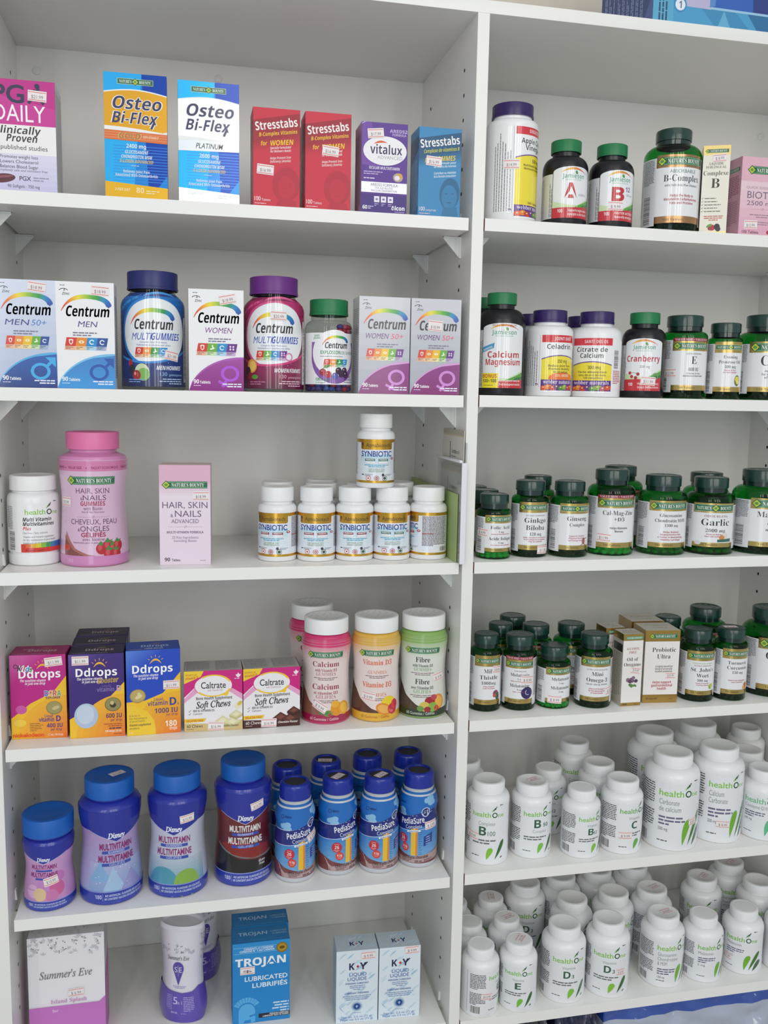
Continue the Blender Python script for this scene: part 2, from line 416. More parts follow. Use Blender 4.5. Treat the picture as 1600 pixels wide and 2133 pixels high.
def support_mesh(sg, fin=True):
    """triangular gusset clip: sg=+1 sits on a panel to its left and reaches right"""
    bm = bmesh.new(); w_ = .0085
    def pr(pts, y0, y1):
        A = [bm.verts.new((sg*x, y0, z)) for x, z in pts]; B = [bm.verts.new((sg*x, y1, z)) for x, z in pts]; n = len(pts)
        bm.faces.new(A); bm.faces.new(B[::-1])
        for i in range(n): bm.faces.new([A[i], B[i], B[(i+1) % n], A[(i+1) % n]])
    pr([(0, 0), (.024, 0), (.024, -.0022), (.0018, -.0265), (0, -.0265)], -.0011, .0011)
    pr([(0, 0), (.024, 0), (.024, -.0018), (0, -.0018)], -w_/2, w_/2)
    pr([(0, -.0018), (.0018, -.0018), (.0018, -.028), (0, -.028)], -w_/2, w_/2)
    if fin: pr([(0, .0165), (.0026, .0165), (.0012, .031), (0, .031)], -w_/2.6, w_/2.6)
    bmesh.ops.recalc_face_normals(bm, faces=bm.faces); return bm_mesh(bm, 'shelf_support', 'support_plastic')
SUP = {1: support_mesh(1), -1: support_mesh(-1), 0: support_mesh(-1, False)}
# ------------------------------------------------------------------ shelves: loose boards resting on the clips
ZL = [.4594, .2284, 0., -.2287, -.4602, -.6878]; ZR = [.4604, .2293, 0., -.2279, -.4590, -.6899]
ORD = ['top', 'second', 'third', 'fourth', 'fifth', 'bottom']
LW = ['under the tall blue and gold cartons', 'under the rainbow-logo multivitamins', 'under the white and gold probiotic bottles', 'under the vitamin drop cartons', "under the blue children's bottles", 'under the tall white and pink carton']
RW = ['under the purple-capped vinegar bottle', 'under the purple-capped white bottles', 'under the row of green bottles with tablets', 'under the melatonin and oregano packages', 'under the upper row of white bottles', 'under the lower crowd of white bottles']
ROT = [0, 0, .25, .15, 0, 0]
for bay, zs in (('left', ZL), ('right', ZR)):
    for i, z in enumerate(zs):
        x0, x1 = (-.5985, -.0048) if bay == 'left' else (.0176, .6165)
        if bay == 'left' and i == 4: x0 = -.5955
        s = empty('shelf_board', ((x0+x1)/2, 0, z-T))
        tagp(s, f'white {ORD[i]} shelf board of the {bay} bay, ' + (LW if bay == 'left' else RW)[i], 'shelf', 'white adjustable shelf boards')
        h = (x1-x0)/2
        link('board', box_mesh('board', 'white_melamine', -h+.0004, h-.0004, .0009, D-.002, 0, T, bev=.0004), s)
        link('front_edging', box_mesh('front_edging', 'white_edging', -h, h, 0, .0009, 0, T), s)
        if bay == 'right': link('raw_end', box_mesh('raw_end', 'chipboard', -h-.0002, -h+.0004, .0003, D-.003, .0003, T-.0003), s)
        for sg, xx in ((1, XL if bay == 'left' else T), (-1, 0 if bay == 'left' else XR)):
            for yy in (.053, .2255):
                o = part('shelf_support', SUP[0 if sg < 0 and bay == 'left' and i == 2 else sg], bc); o.location = (xx, yy, z-T-.0004)

# ------------------------------------------------------------------ artwork shared by product lines
def nb(a, x, y, wd, style=0):
    """green banner with a yellow diamond and white capitals"""
    h = wd*.16
    if style == 0:
        a.rect(x-wd/2+h*.4, y-h/2, x+wd/2, y+h/2, '#1e6b45'); a.rect(x-wd/2+h*.4, y+h*.36, x+wd/2, y+h*.42, '#8fc09a'); a.rect(x-wd/2+h*.4, y-h*.42, x+wd/2, y-h*.36, '#8fc09a')
        cx = x-wd/2+h*.55
    else:
        a.rect(x-wd/2, y-h/2, x+wd/2, y+h/2, '#d7e3b4'); a.rect(x-wd/2+.4, y-h/2+.4, x+wd/2-.4, y+h/2-.4, '#1f6a4c'); cx = x
    d = h*.62
    a.poly([(cx-d, y), (cx, y-d), (cx+d, y), (cx, y+d)], '#0f5a38'); d *= .78; a.poly([(cx-d, y), (cx, y-d), (cx+d, y), (cx, y+d)], '#c3cf3f'); d *= .5; a.ell(cx, y, d, d*.8, '#5a9a3a', 12)
    if style == 0: a.T("NATURE'S BOUNTY", x+h*.42, y-h*.26, h*.52, '#f4f7ee', w=wd-h*1.75, st='s')
    else:
        a.T("NATURE'S", x-wd*.27, y-h*.25, h*.5, '#eef4e0', w=wd*.34, st='s'); a.T("BOUNTY", x+wd*.27, y-h*.25, h*.5, '#eef4e0', w=wd*.32, st='s')
RB = ['#d5372f', '#e0502e', '#ea7a30', '#f3b62f', '#f2e03c', '#b6d040', '#5fb646', '#2f9a50', '#2491c0', '#1f6fc0', '#2a56a8']
def rainbow(t):
    f = t*(len(RB)-1); i = min(int(f), len(RB)-2); p, q = lin(RB[i]), lin(RB[i+1]); f -= i
    return tuple(p[k]*(1-f)+q[k]*f for k in range(3))+(0.,)
def centrum(a, x, y, wd, prt=None):
    """rainbow arc over a bold dark word; y = baseline"""
    h = wd*.205
    a.ribbon([(x-wd*.56, y+h*.55), (x-wd*.38, y+h*2.45), (x+wd*.14, y+h*2.12)], lambda t: wd*(.012+.085*min(1, t*1.6)), lambda t: rainbow(t*.62))
    a.ribbon([(x+wd*.13, y+h*2.122), (x+wd*.44, y+h*2.02), (x+wd*.48, y+h*1.2)], lambda t: wd*(.097+.03*t), lambda t: rainbow(.62+.38*t))
    a.poly([(x+wd*.415, y+h*1.22), (x+wd*.545, y+h*1.24), (x+wd*.47, y+h*.98)], RB[-1])
    for o in (0, .25): a.T('Centrum', x+o, y, h*1.12, '#26262b', w=wd*.94, st='b', sl=.13, same=o > 0)
ICO = dict(r='#d8392f', o='#ee8f2c', y='#f2c41f', g='#6cb33a', G='#2f9a46', b='#1f8fd0', n='#274f9c', p='#6a2c8c')
ICL = dict(r='#f0b99c', o='#f6d0a0', y='#f7e6a6', g='#cfe6b4', G='#b9dcb4', b='#b4d8f0', n='#a9b8da', p='#cdb0d8')
def icons(a, x, y, wd, s, ht=None):
    n = len(s); t = wd/n; ht = ht or t*.95; sk = ht*.18
    for i, c in enumerate(s):
        x0 = x-wd/2+i*t
        a.quad([(x0, y), (x0+t, y), (x0+t+sk, y+ht), (x0+sk, y+ht)], ICO[c]); a.quad([(x0-sk*.45, y-ht*.45), (x0+t-sk*.45, y-ht*.45), (x0+t, y), (x0, y)], ICL[c])
        cx, cy = x0+t/2+sk/2, y+ht/2; q = t*.22
        if c == 'r': a.poly([(cx-q, cy+q), (cx, cy+q*1.3), (cx+q, cy+q), (cx+q*.8, cy-q*.6), (cx, cy-q*1.4), (cx-q*.8, cy-q*.6)], '#ffe9e0'); a.ell(cx, cy, q*.5, q*.8, ICO['r'], 10)
        elif c in 'oy': a.ell(cx, cy, q*1.2, q*.7, '#fff6d8', 14); a.ell(cx, cy, q*.4, q*.4, ICO[c], 10)
        elif c in 'gG': a.line(cx-q, cy-q*.8, cx+q, cy-q*.2, q*.6, '#f4fff0'); a.line(cx+q*.4, cy-q*.4, cx, cy+q*1.2, q*.6, '#f4fff0')
        elif c in 'bn': a.ring(cx, cy, q*.7, q*1.15, '#eaf6ff', 16, 20, 320)
        else:
            for u in (-.7, .7):
                for v in (-.6, .6): a.ell(cx+u*q, cy+v*q, q*.42, q*.5, '#f0e0f8', 8)
        a.G(x0+t*.1-sk*.2, y-ht*.16, t*.75, 2, ht*.16, '#7a4a30' if c in 'roy' else '#345a4a', seed=i)
def sex(a, x, y, r, male, c):
    a.ring(x, y, r*.68, r, c, 32, ky=.88)
    if male:
        a.line(x+r*.6, y+r*.5, x+r*1.25, y+r*1.15, r*.3, c); a.poly([(x+r*.5, y+r*1.5), (x+r*1.55, y+r*1.5), (x+r*1.55, y+r*.45)], c)
    else:
        a.line(x-r*.4, y-r*.8, x-r*.85, y-r*1.45, r*.3, c); a.line(x-r*1.25, y-r*.85, x-r*.3, y-r*1.35, r*.28, c)
def cent_box(key, name2, num, numc, namec, ic, c0, c1, cs, cring, male, bgc='#f3f3f5', H=128):
    W = 68.6; a = Art(); a.rect(-W/2, 0, W/2, H, bgc)
    if bgc[0] == 'm': a.grad(-W/2, 0, W/2, H, *(('#b4c0dc', '#dbe2f2') if male else ('#a9adb9', '#cfd1d8')), n=8)
    a.ring(-W/2+9.5, H-13, 5.2, 6.2, '#3a3a42', 16, 30, 150, .8); a.T('A', -W/2+10.5, H-11.4, 2.6, '#3a3a42', st='b'); a.T('Zinc', -W/2+12, H-16, 3, '#3a3a42', st='b', sl=.2)
    a.G(-W/2+5.5, H-5, 8, 1, 2, '#55555f')
    centrum(a, 2.2, H-41.5, 54)
    if num:
        a.T(name2, -11, H-54, 7, namec, w=27 if male else 31, st='i'); a.T(num, 14 if male else 16.5, H-54, 7, numc, w=17 if male else 16, st='i')
    else: a.T(name2, 2, H-54, 7, namec, w=22 if len(name2) < 4 else 34, st='i')
    a.G(-15 if len(name2) < 4 else -10, H-62, 32, 2, 3, '#7a7690', t=.5, al='l')
    icons(a, 0, H-77.5, 49, ic, 10.5)
    # coloured hill
    P = [(-W/2, 0)]; Q = [(-W/2, 0)]
    for k in range(21):
        t = k/20; x = -W/2+W*t; y = 43*math.sin(math.pi/2*t**.62); P.append((x, y)); Q.append((x, max(0, y-2.4)))
    a.poly(P+[(W/2, 0)], cs); a.l += 1
    n = 12; A0, A1 = lin(c0), lin(c1)
    for i in range(n):
        f0, f1 = i/n*41, (i+1)/n*41
        def xx(y): return -W/2+W*min(1, (math.asin(min(1, max(0, (y+2.2)/43)))/(math.pi/2))**(1/.62))
        t = i/n; a._add([[(xx(f0), f0), (W/2, f0), (W/2, f1), (xx(f1), f1)]], tuple(A0[k]*(1-t)+A1[k]*t for k in range(3))+(0.,), True)
    sex(a, 15 if male else 17, 20 if male else 22, 11.5, male, cring)
    a.T('90', -W/2+9, 9, 5, '#ffffff', w=6.6, st='b'); a.T('Tablets', -W/2+13.5, 9, 3.4, '#ffffff', w=13, st='b', al='l'); a.G(-W/2+5.5, 6, 12, 1, 1.8, '#e8e8ff')
    a.G(W/2-3, 8, 27, 2, 3, '#eef0ff', al='r', t=.5)
    s = Art(); s.rect(-22, 0, 22, H, '#c9cbd0' if bgc[0] == 'm' else '#eceded'); s.G(-18, H-16, 36, 46, 2.2, '#54555c', t=.45)
    tp = None
    box_proto(key, W, 44, H, '#c4c6cc' if bgc[0] == 'm' else '#eceded', a, top=('#9a2a6a' if not male else '#2c3a58') if key != 'cent_men' else '#dfe1e6', sideart=s, mat='foil_board' if bgc[0] == 'm' else 'printed_board')
cent_box('cent_men50', 'MEN', '50+', '#3a86c8', '#3b2c86', 'royGn'.replace('G', 'g'), '#173a86', '#1f62b8', '#4fb4e6', '#3cb0ea', True, bgc='m#d4d8e2', H=129)
cent_box('cent_men', 'MEN', '', '', '#3b2c86', 'robn', '#3a9ade', '#3f86cc', '#7cc4ee', '#2458ae', True, H=129)
cent_box('cent_women', 'WOMEN', '', '', '#7a2a86', 'rgbp', '#8e1f84', '#a848a4', '#b05ab8', '#b455e0', False, H=126.5)
cent_box('cent_women50', 'WOMEN', '50+', '#e2517a', '#6a2a80', 'royGp'.replace('G', 'g'), '#861a72', '#8e2a86', '#d8a0d8', '#d58ad8', False, bgc='m#cfd0d6', H=126)

def osteo(key, H, gold):
    W = 73.6; a = Art(); f = 'm#c4922e' if gold else 'm#e8edf2'
    a.rect(-W/2, 0, W/2, H, 'm#2474b8'); y2 = 18 if gold else 16; y3 = H*.545 if gold else H*.515
    a.poly([(-W/2, H), (-W/2, 0), (-W*.05, 0), (W*.1, H)], 'm#2c98d0'); a.poly([(W*.1, H), (W*.5, H), (W*.5, H*.2), (W*.2, 0)], 'm#1f3f92')  # foil reflection painted in as colour: cyan on the left, navy on the right
    for k in range(13): a.rect(-W/2+10, y2+2+k*3.4, W/2, y2+2.7+k*3.4, 'm#3d79c8')
    P = [(-W/2, H-22)]+[(-W/2+W*k/14, H-22+4.5*math.sin(math.pi*k/14)-1*k/14) for k in range(1, 15)]
    Q = [(W/2, y3-5)]+[(W/2-W*k/14, y3-5+5.5*math.sin(math.pi*k/28)-2) for k in range(1, 15)]
    a.poly(P+Q, '#f2f4f4'); dn = lambda p, d: [(x, y-d) for x, y in p]
    a.poly(dn(P, 1.4)+[(x, y+6.) for x, y in Q], f)
    if not gold: a.poly([(-W*.1, H-24), (W*.5, H-24), (W*.5, y3+30), (W*.1, y3+6)], 'm#c5cdd6')
    nb(a, 0, H-9.5, 42, 1)
    for c, o in (('#f4f4f4', .05), ('#2a2c5a', 0.)):
        a.T('Osteo', .5, H-41, 14, c, w=57 if not o else 59.5, st='bi', sl=.03, off=o*.7); a.T('Bi-Flex', -2, H-57.5, 12.6, c, w=52 if not o else 54.5, st='bi', sl=.03, off=o*.7)
        a.line(18, H-62.5, 22, H-54, 2.6+o*40, c)
    if gold:
        a.quad([(-W/2, y3-11), (W/2, y3-13), (W/2, y3-2), (-W/2, y3)], '#e2702c')
        for k in range(3): a.line(-W/2, y3-2.6-k*3, W/2, y3-4-k*3, .4, '#f0b080')
        a.T('GOLD', -8, y3-9.5, 6.6, '#f4e8b4', w=27, st='bi', off=.012); a.T('GOLD', -8, y3-9.5, 6.6, '#a87c20', w=26, st='bi'); a.T('WITH VITAMIN D', 17, y3-8, 3, '#f6d8b0', w=18, st='bi')
    else:
        a.quad([(-W/2, y3-13), (W/2, y3-11), (W/2, y3+2), (-W/2, y3-1)], 'm#b9c0c8'); a.T('PLATINUM', 0, y3-9, 6.2, '#3a3c46', w=32, st='i', off=.012)
    yb = y3-20
    a.T('2400 mg' if gold else '2600 mg', 0, yb, 4.6, '#eef4fa', w=23, st='b'); a.T('GLUCOSAMINE', 0, yb-6.4, 3.8, '#e4eef8', w=27, st='bi'); a.T('CHONDROITIN MSM', 0, yb-12, 3.8, '#e4eef8', w=36, st='bi')
    a.T('5-LOXIN ADVANCED', 0, yb-17.2, 3.6, '#e6c452', w=39, st='bi'); a.G(-6, yb-21, 12, 1, 2, '#c8d8ec'); a.T('Relieves Joint Pain', 0, yb-29, 3.3, '#dfe9f4', w=31, st='b'); a.T('Associated With Osteoarthritis', 0, yb-33.4, 3.3, '#dfe9f4', w=50, st='b')
    a.poly([(-W/2, 0), (W/2, 0), (W/2, y2-4), (-W/2, y2+1)], 'm#c89c2c' if gold else 'm#e4e8ec')
    if gold: a.T('80', 4, 7, 6, '#f2e6b0', w=9, st='b')
    a.T('2 PER DAY', -17, 8.5, 3.2, '#f0e4b4' if gold else '#b8c0c8', w=18, st='bi'); a.G(11, 9, 18, 2, 2.6, '#f0e4b4' if gold else '#c0c6cc')
    s = Art(); s.rect(-18, 0, 18, H, '#26408a')
    box_proto(key, W, 38, H, '#2b4a90', a, top='#3aa0dc', mat='foil_board', sideart=s)
osteo('osteo_gold', 145, True); osteo('osteo_platinum', 143, False)

def pgx():
    W, H = 80, 127; a = Art(); a.rect(-W/2, 0, W/2, H, '#e9e6f2'); a.grad(-W/2, 0, W/2, 43, '#c9c4e6', '#e2def2', 6); a.rect(-W/2, 43, W/2, 76, '#f5f2f2'); a.rect(-W/2, 76, W/2, H, '#c4208a'); a.poly([(-W/2, 76), (W/2, 76), (W/2, 96), (-W/2, 112)], '#cc3496')
    a.T('PG', -12, 101, 20, '#2a2a4e', w=35, off=.02); a.line(10, 101, 22, 119, 3.4, '#2a2a4e'); a.line(27, 101, 16, 117, 3.4, '#2a2a4e'); a.ell(20, 121, 3, 3, '#2a2a4e'); a.T('DAILY', -.5, 80, 19, '#fbf6fb', w=58)
    a.T('Clinically', -4, 66, 8, '#2b2b33', w=52, st='bi'); a.T('Proven', 1, 57, 8, '#2b2b33', w=34, st='bi'); a.T('in published studies', 0, 48, 5.4, '#3d3d46', w=60)
    for i, t in enumerate(('Promotes weight loss', 'Lowers Cholesterol', 'Balances Blood Sugar')): a.T('• '+t, -27, 38-i*5.6, 3.8, '#44444e', w=46, al='l')
    a.T('Completely safe and stimulant free', 0, 23, 2.8, '#77738a', w=58, st='i'); a.ell(-22, 14.5, 15, 5.2, '#5a1f2e', rot=.12); a.ell(-20, 16.5, 11, 1.4, '#8e4a58', rot=.12); a.T('PGX', 4, 13, 5, '#3a3a50', w=13, off=.01); a.G(13, 16, 20, 2, 3, '#9a96b0')
    a.T('90 Softgels · 750 mg', 2, 4.5, 3.6, '#55556a', w=36)
    s = Art(); s.rect(-27, 0, 27, H, '#dcdbd9'); s.G(-24, H-10, 48, 50, 2.3, '#8e8c8a', t=.5)
    box_proto('pgx', W, 54, H, '#dcdbd9', a, top='#c02f86', sideart=s)
pgx()
def stress(key, H, base, dark, W, fr):
    a = Art(); a.rect(-W/2, 0, W/2, H, base); a.quad([(-W/2, H*.65), (W/2, H*.77), (W/2, H*.965), (-W/2, H*.87)], dark)
    for k in range(8): a.quad([(-W/2, H*(.65-.014*k)), (W/2, H*(.77-.02*k)), (W/2, H*(.77-.02*(k-1))), (-W/2, H*(.65-.014*(k-1)))], tuple(p*(1-k/8)+q*k/8 for p, q in zip(lin(dark), lin(base))))
    A = math.degrees(math.atan2(.13*H, W))*.62
    a.T('Stresstabs', .5, H*.80, 10, '#fbf4f2', w=53, st='b', rot=A)
    a.T('Complexe de vitamines B' if fr else 'B-Complex Vitamins', 2, H*.735, 4.4, '#f4c42c' if not fr else '#c9c94a', w=48, st='bi', rot=A*.9)
    a.T('pour' if fr else 'for', -16, H*.62, 5, '#f2c52a', w=8, st='bi', rot=A*.7); a.T('HOMMES' if fr else 'WOMEN', 6, H*.635, 6, '#f4cf22', w=29, st='bi', rot=A*.7)
    for i, t in enumerate(('Une formule pour', 'les besoins des hommes', '', 'Contribue au maintien', 'de la fonction immunitaire') if fr else ('Specially Formulated', "for Women's Needs", '', 'Helps Prevent Iron', 'Deficiency (Anemia)')):
        if t: a.T(t, -8, H*.585-i*4.1, 2.9, '#f4d8d8' if not fr else '#d8e8f2', w=26 if not fr else 30, st='bi', rot=A*.7, al='l')
    m = tuple(p*.5+q*.5 for p, q in zip(lin(dark), lin(base))); m2 = tuple(p*.75+q*.25 for p, q in zip(lin(dark), lin(base)))
    m3 = tuple(p*.25+q*.75 for p, q in zip(lin(dark), lin(base)))
    if fr:
        a.ell(14, 30, 13.5, 20, m2, rot=-.1); a.ell(13.5, 26, 10.5, 15.5, m3); a.poly([(3, 0), (26, 0), (24, 14), (6, 12)], m); a.ell(9.5, 30, 2, .9, m2, 10); a.ell(18, 30.5, 2, .9, m2, 10); a.ell(13.5, 19, 3.6, 1, m2, 12)
    else:
        a.ell(12, 28, 17, 21, m, rot=-.1); a.ell(12, 25, 10.5, 14, m3); a.poly([(-2, 0), (27, 0), (24, 9), (3, 9)], m); a.ell(8, 28, 2, .9, m, 10); a.ell(16, 28.5, 2, .9, m, 10); a.ell(12, 18, 3.8, 1.1, m, 12)
    a.T('100', -W/2+5.5, 7, 5.2, '#fdf2f2', w=7.5); a.T('comprimés' if fr else 'Tablets', -W/2+10.5, 7, 3, '#f0e0e4', w=11 if not fr else 14, al='l'); a.G(-W/2+2, 3.4, 19, 1, 2.2, '#f0d0d4')
    sd = '#5a1f2c' if not fr else '#2a4a60'
    s = Art(); s.rect(-22, 0, 22, H, base); s.poly([(-22, H*.62), (22, H*.75), (22, H*.9), (-22, H*.9)], dark); s.G(-18, H*.6, 34, 26, 2.4, '#e8c0c4' if not fr else '#a8c8d8', rot=8)
    box_proto(key, W, 44, H, base, a, sideart=s)
stress('stress_women', 119, '#cf2440', '#a3182f', 58.5, False); stress('stress_men', 112, '#3489bd', '#17567f', 57, True)
def vitalux():
    W, H = 60, 112.5; a = Art(); a.rect(-W/2, 0, W/2, H, '#5a3394'); a.poly([(-W/2, 0), (-W/2, 24), (W/2, 24), (W/2, 0)], '#43277f'); a.poly([(-W/2, H), (-W/2, 60), (-5, 58), (-18, H)], '#7248a8')
    a.ring(-8, 76, 40, 41, '#c9b4e0', 30, 90, 200); a.ell(.5, 78, 28.5, 18, '#f4f2f5'); a.T('vitalux', 2, 74, 11, '#3a2c5c', w=42, st='b'); a.T('ADVANCED', 7, 68, 4.2, '#a9a6b4', w=33)
    a.ribbon([(-14, 86), (-6, 91), (3, 88)], lambda t: 2.4*math.sin(math.pi*t)+.3, lambda t: lin('#e06030')); a.T('AREDS2', 18, 101, 4, '#cbb8e4', w=23, st='b'); a.T('FORMULA', 19, 97, 3, '#cbb8e4', w=18, st='b')
    a.T('OCULAR MULTIVITAMIN', 0, 55, 3.4, '#ece4f6', w=40, st='b'); a.G(-W/2+3, 51, 28, 2, 2.6, '#cbb8e4'); a.G(-W/2+3, 43, 20, 1, 2.6, '#ece4f6'); a.ell(18, 46, 6.5, 5.5, '#b8a890'); a.ell(20, 48, 4, 3.5, '#d8a850'); a.ell(17, 45.5, 3.5, 3, '#eee6f0')
    a.rect(-W/2, 26, W/2, 39, 'm#c8c8d0'); a.T('AREDS2 FORMULA', 0, 34, 3.6, '#4a4460', w=36); a.T('FOR AGE RELATED', 0, 30.6, 2.4, '#5a5470', w=23); a.T('MACULAR DEGENERATION', 0, 27.4, 2.4, '#5a5470', w=34)
    for k in range(3): a.rect(-13+k*9, 14, -6+k*9, 21.5, '#eeeaf6'); a.ell(-9.5+k*9, 17.8, 1.8, 1.4, '#8a76b4', 10); a.G(-12.5+k*9, 11.5, 6, 2, 2, '#cbb8e4', seed=k)
    a.T('60', -W/2+5, 5, 4.6, '#ffffff', w=6, st='b'); a.G(-W/2+9, 8, 8, 2, 2.4, '#e0d4f0'); a.T('Alcon', 18.5, 5.2, 5, '#ffffff', w=18, st='b', off=.01); a.G(W/2-3, 2.6, 17, 1, 1.8, '#cbb8e4', al='r')
    s = Art(); s.rect(-22, 0, 22, H, '#b9a8cc'); s.G(-18, H-14, 36, 40, 2.3, '#7a6a92')
    box_proto('vitalux', W, 44, H, '#8a74a6', a, top='#4a2a86', sideart=s)
vitalux()

# ---- gummy / tablet jars on the second shelf
def multigummies(key, men):
    R, H = 40.2, 148; a = Art(); zt = 121; c0, c1, c2 = ('#17337e', '#1d74c4', '#101f52') if men else ('#8e1450', '#c22a70', '#5a0f36')
    hw = math.pi*R*.98
    a.grad(-hw, 4, hw, zt, c2, c0, 14); a.grad(-hw, 80, hw, zt-2, c0, c1, 6)
    a.ribbon([(-hw*.42, 98), (0, 138), (hw*.5, 108)], lambda t: 3.2, lambda t: lin('#3c9ae0' if men else '#e25a96'))
    a.ell(0, 72, 45, 44, '#2a86d2' if men else '#d8508c', 48); a.ell(2, 72, 43.5, 41.5, '#eef1f4', 48)
    a.poly([(-52, 8), (52, 8), (52, 52), (30, 40), (0, 33), (-25, 34), (-52, 44)], c0); a.ribbon([(-48, 42), (0, 22), (52, 52)], lambda t: 2.6, lambda t: lin('#2f8ad6' if men else '#d83a80'))
    a.grad(-52, 4, 52, 28, c2, c0, 6)
    centrum(a, 0, 75, 53)
    a.T('MULTI', -16, 62, 8.6, '#2a4bb4', w=25, st='i'); a.T('GUMMIES', 15.5, 62, 8.6, '#2a4bb4', w=38, st='bi')
    a.T('Complete Adult Multivitamin', 0, 58, 2.3, '#5a60a0', w=34); a.T('Multivitamines et complexes pour adultes', 0, 54.6, 2.3, '#5a60a0', w=43)
    icons(a, -4, 44, 40, 'royGb'.replace('y', '')if men else 'rgbp', 8.6)
    if men:
        a.ell(-31, 33, 3.4, 4.6, '#b02a38'); a.ell(-29, 25, 5, 6, '#2b2a3c'); a.ell(-15, 22, 9.5, 10.5, '#cfdcb4'); a.ell(-13, 19, 8, 8, '#7fb45a'); a.ell(-22, 18, 5.6, 6.4, '#a5202c'); a.ell(-24, 20, 1.5, 2, '#e89090')
    else:
        a.ell(-31, 33, 8, 9, '#e8a23c'); a.ell(-30, 33, 5.4, 6.4, '#f4c868'); a.ell(-38, 26, 5, 6, '#3a1f34'); a.ell(-34, 20, 5, 5, '#8e2238'); a.ell(-26, 19, 5, 3, '#5a9a3c')
        a.ring(20, 45, 4, 5.4, '#e070a8', 20)
    a.T('MEN/HOMMES' if men else 'WOMEN/FEMMES', 20, 25, 5, '#f4f6fa', w=34 if men else 40, st='bi'); a.T('130', 12, 17.6, 4.6, '#9cc8ee' if men else '#f0b0cc', w=9); a.T('gommes/gummies', 30, 17.6, 3, '#9cc8ee' if men else '#f0b0cc', w=22)
    a.G(40, 13, 34, 3, 2.8, '#b4cce8' if men else '#f0c4d8', al='r'); a.G(-34, 12, 26, 2, 2.8, '#7aa0d8' if men else '#c87aa0')
    a.rect(46, 10, 58, 92, '#e8e4ea'); a.bars(48, 14, 8, 70, True)
    prof = [(0, 0), (37, 0), (39.4, .8), (R, 3), (R, 104), (R-.6, 108), (38.2, 112), (34.5, 116.5), (30.6, 119.6), (28.6, 122), (28.6, 128)]
    bottle_proto(key, R, H, 32, 22.5, 'clear_plastic', pm('cap_navy' if men else 'cap_violet', '#232a6a' if men else '#6a2a82', .38), a, ribs=72, prof=prof, sv=4, lip=True, amat='glossy_label')
multigummies('mg_men', True); multigummies('mg_women', False)
def explosion():
    R, H = 31.9, 122; a = Art(); hw = R*1.85; a.rect(-hw, 11, hw, 78, '#f1f0f2')
    a.ell(4, 46, 33, 34, '#8a5aa8', 40, 0, 180, 360); a.poly([(-29, 46), (37, 46), (37, 76), (-29, 76)], '#8a5aa8'); a.rect(-hw, 66, hw, 78, '#f1f0f2'); a.ell(4, 52, 31, 30, '#f4f3f5', 40); a.T('SANS', -21, 73, 2.6, '#3aa060', w=8, st='b'); a.T('gluten', -21, 70, 2.6, '#3aa060', w=10, st='b')
    centrum(a, 6, 58, 34); a.T('EXPLOSION', -2, 50.5, 4.4, '#2c8a5c', w=27, st='b'); a.T('DE SAVEURS', 25, 50.5, 4, '#2c8a5c', w=24); a.G(-16, 47, 42, 1, 2.2, '#8a8aa0')
    icons(a, 5, 37, 33, 'roGb', 7)
    for x, y, c in ((-12, 27, '#a8232e'), (-5, 24, '#b82c36'), (4, 22, '#4a58b0'), (13, 25, '#3a2440'), (18, 29, '#44284a'), (9, 29, '#3a2440'), (20, 24, '#3a2440')): a.ell(x, y, 4.4, 4.6, c, 18); a.ell(x-1.2, y+1.6, 1, 1, '#d8a0b0', 8)
    a.line(-12, 31, -8, 36, .8, '#4a7a34'); a.ell(-6, 34.5, 4, 1.6, '#5a9a3c', 12, .5); a.T('120', -19, 16, 3.6, '#2c9a5c', w=6, st='b'); a.T('comprimés', -9, 16, 2.8, '#2c9a5c', w=13); a.T('à croquer', -15, 12.6, 2.4, '#2c9a5c', w=14); a.T('FRUITS', 25, 20, 2.8, '#7a3a8a', w=10, st='b'); a.T('MÉLANGÉS', 25, 16.6, 2.6, '#7a3a8a', w=15); a.G(35, 14, 24, 1, 1.8, '#777788', al='r')
    bottle_proto('explosion', R, H, 26, 20.5, 'clear_plastic', pm('cap_green', '#1c7a48', .4), a, nh=7, sh=12, ribs=60, lip=True)
    bm = bmesh.new(); r = random.Random(3); cols = ['#b02a3a', '#274f9e', '#c05a78', '#4a3a86']
    mats = [pm('gum_'+c, c, .5) for c in cols]
    for z in (5.5, 10.5, 81, 86.5):
        for k in range(18):
            if z > 20 and not (1 <= k <= (5 if z > 84 else 7)): continue
            an = 2*math.pi*(k+r.random()*.3)/18; n0 = len(bm.faces)
            bmesh.ops.create_icosphere(bm, subdivisions=2, radius=.0046, matrix=Matrix.Translation((.0262*math.sin(an), -.0262*math.cos(an), z/1e3)) @ Matrix.Diagonal((1, 1, .8, 1)))
            bm.faces.ensure_lookup_table(); mi = r.randrange(4)
            for f in bm.faces[n0:]: f.material_index = mi
    PROTO['explosion']['parts'].append(('tablets', bm_mesh(bm, 'gummies', mats, True), None))
explosion()

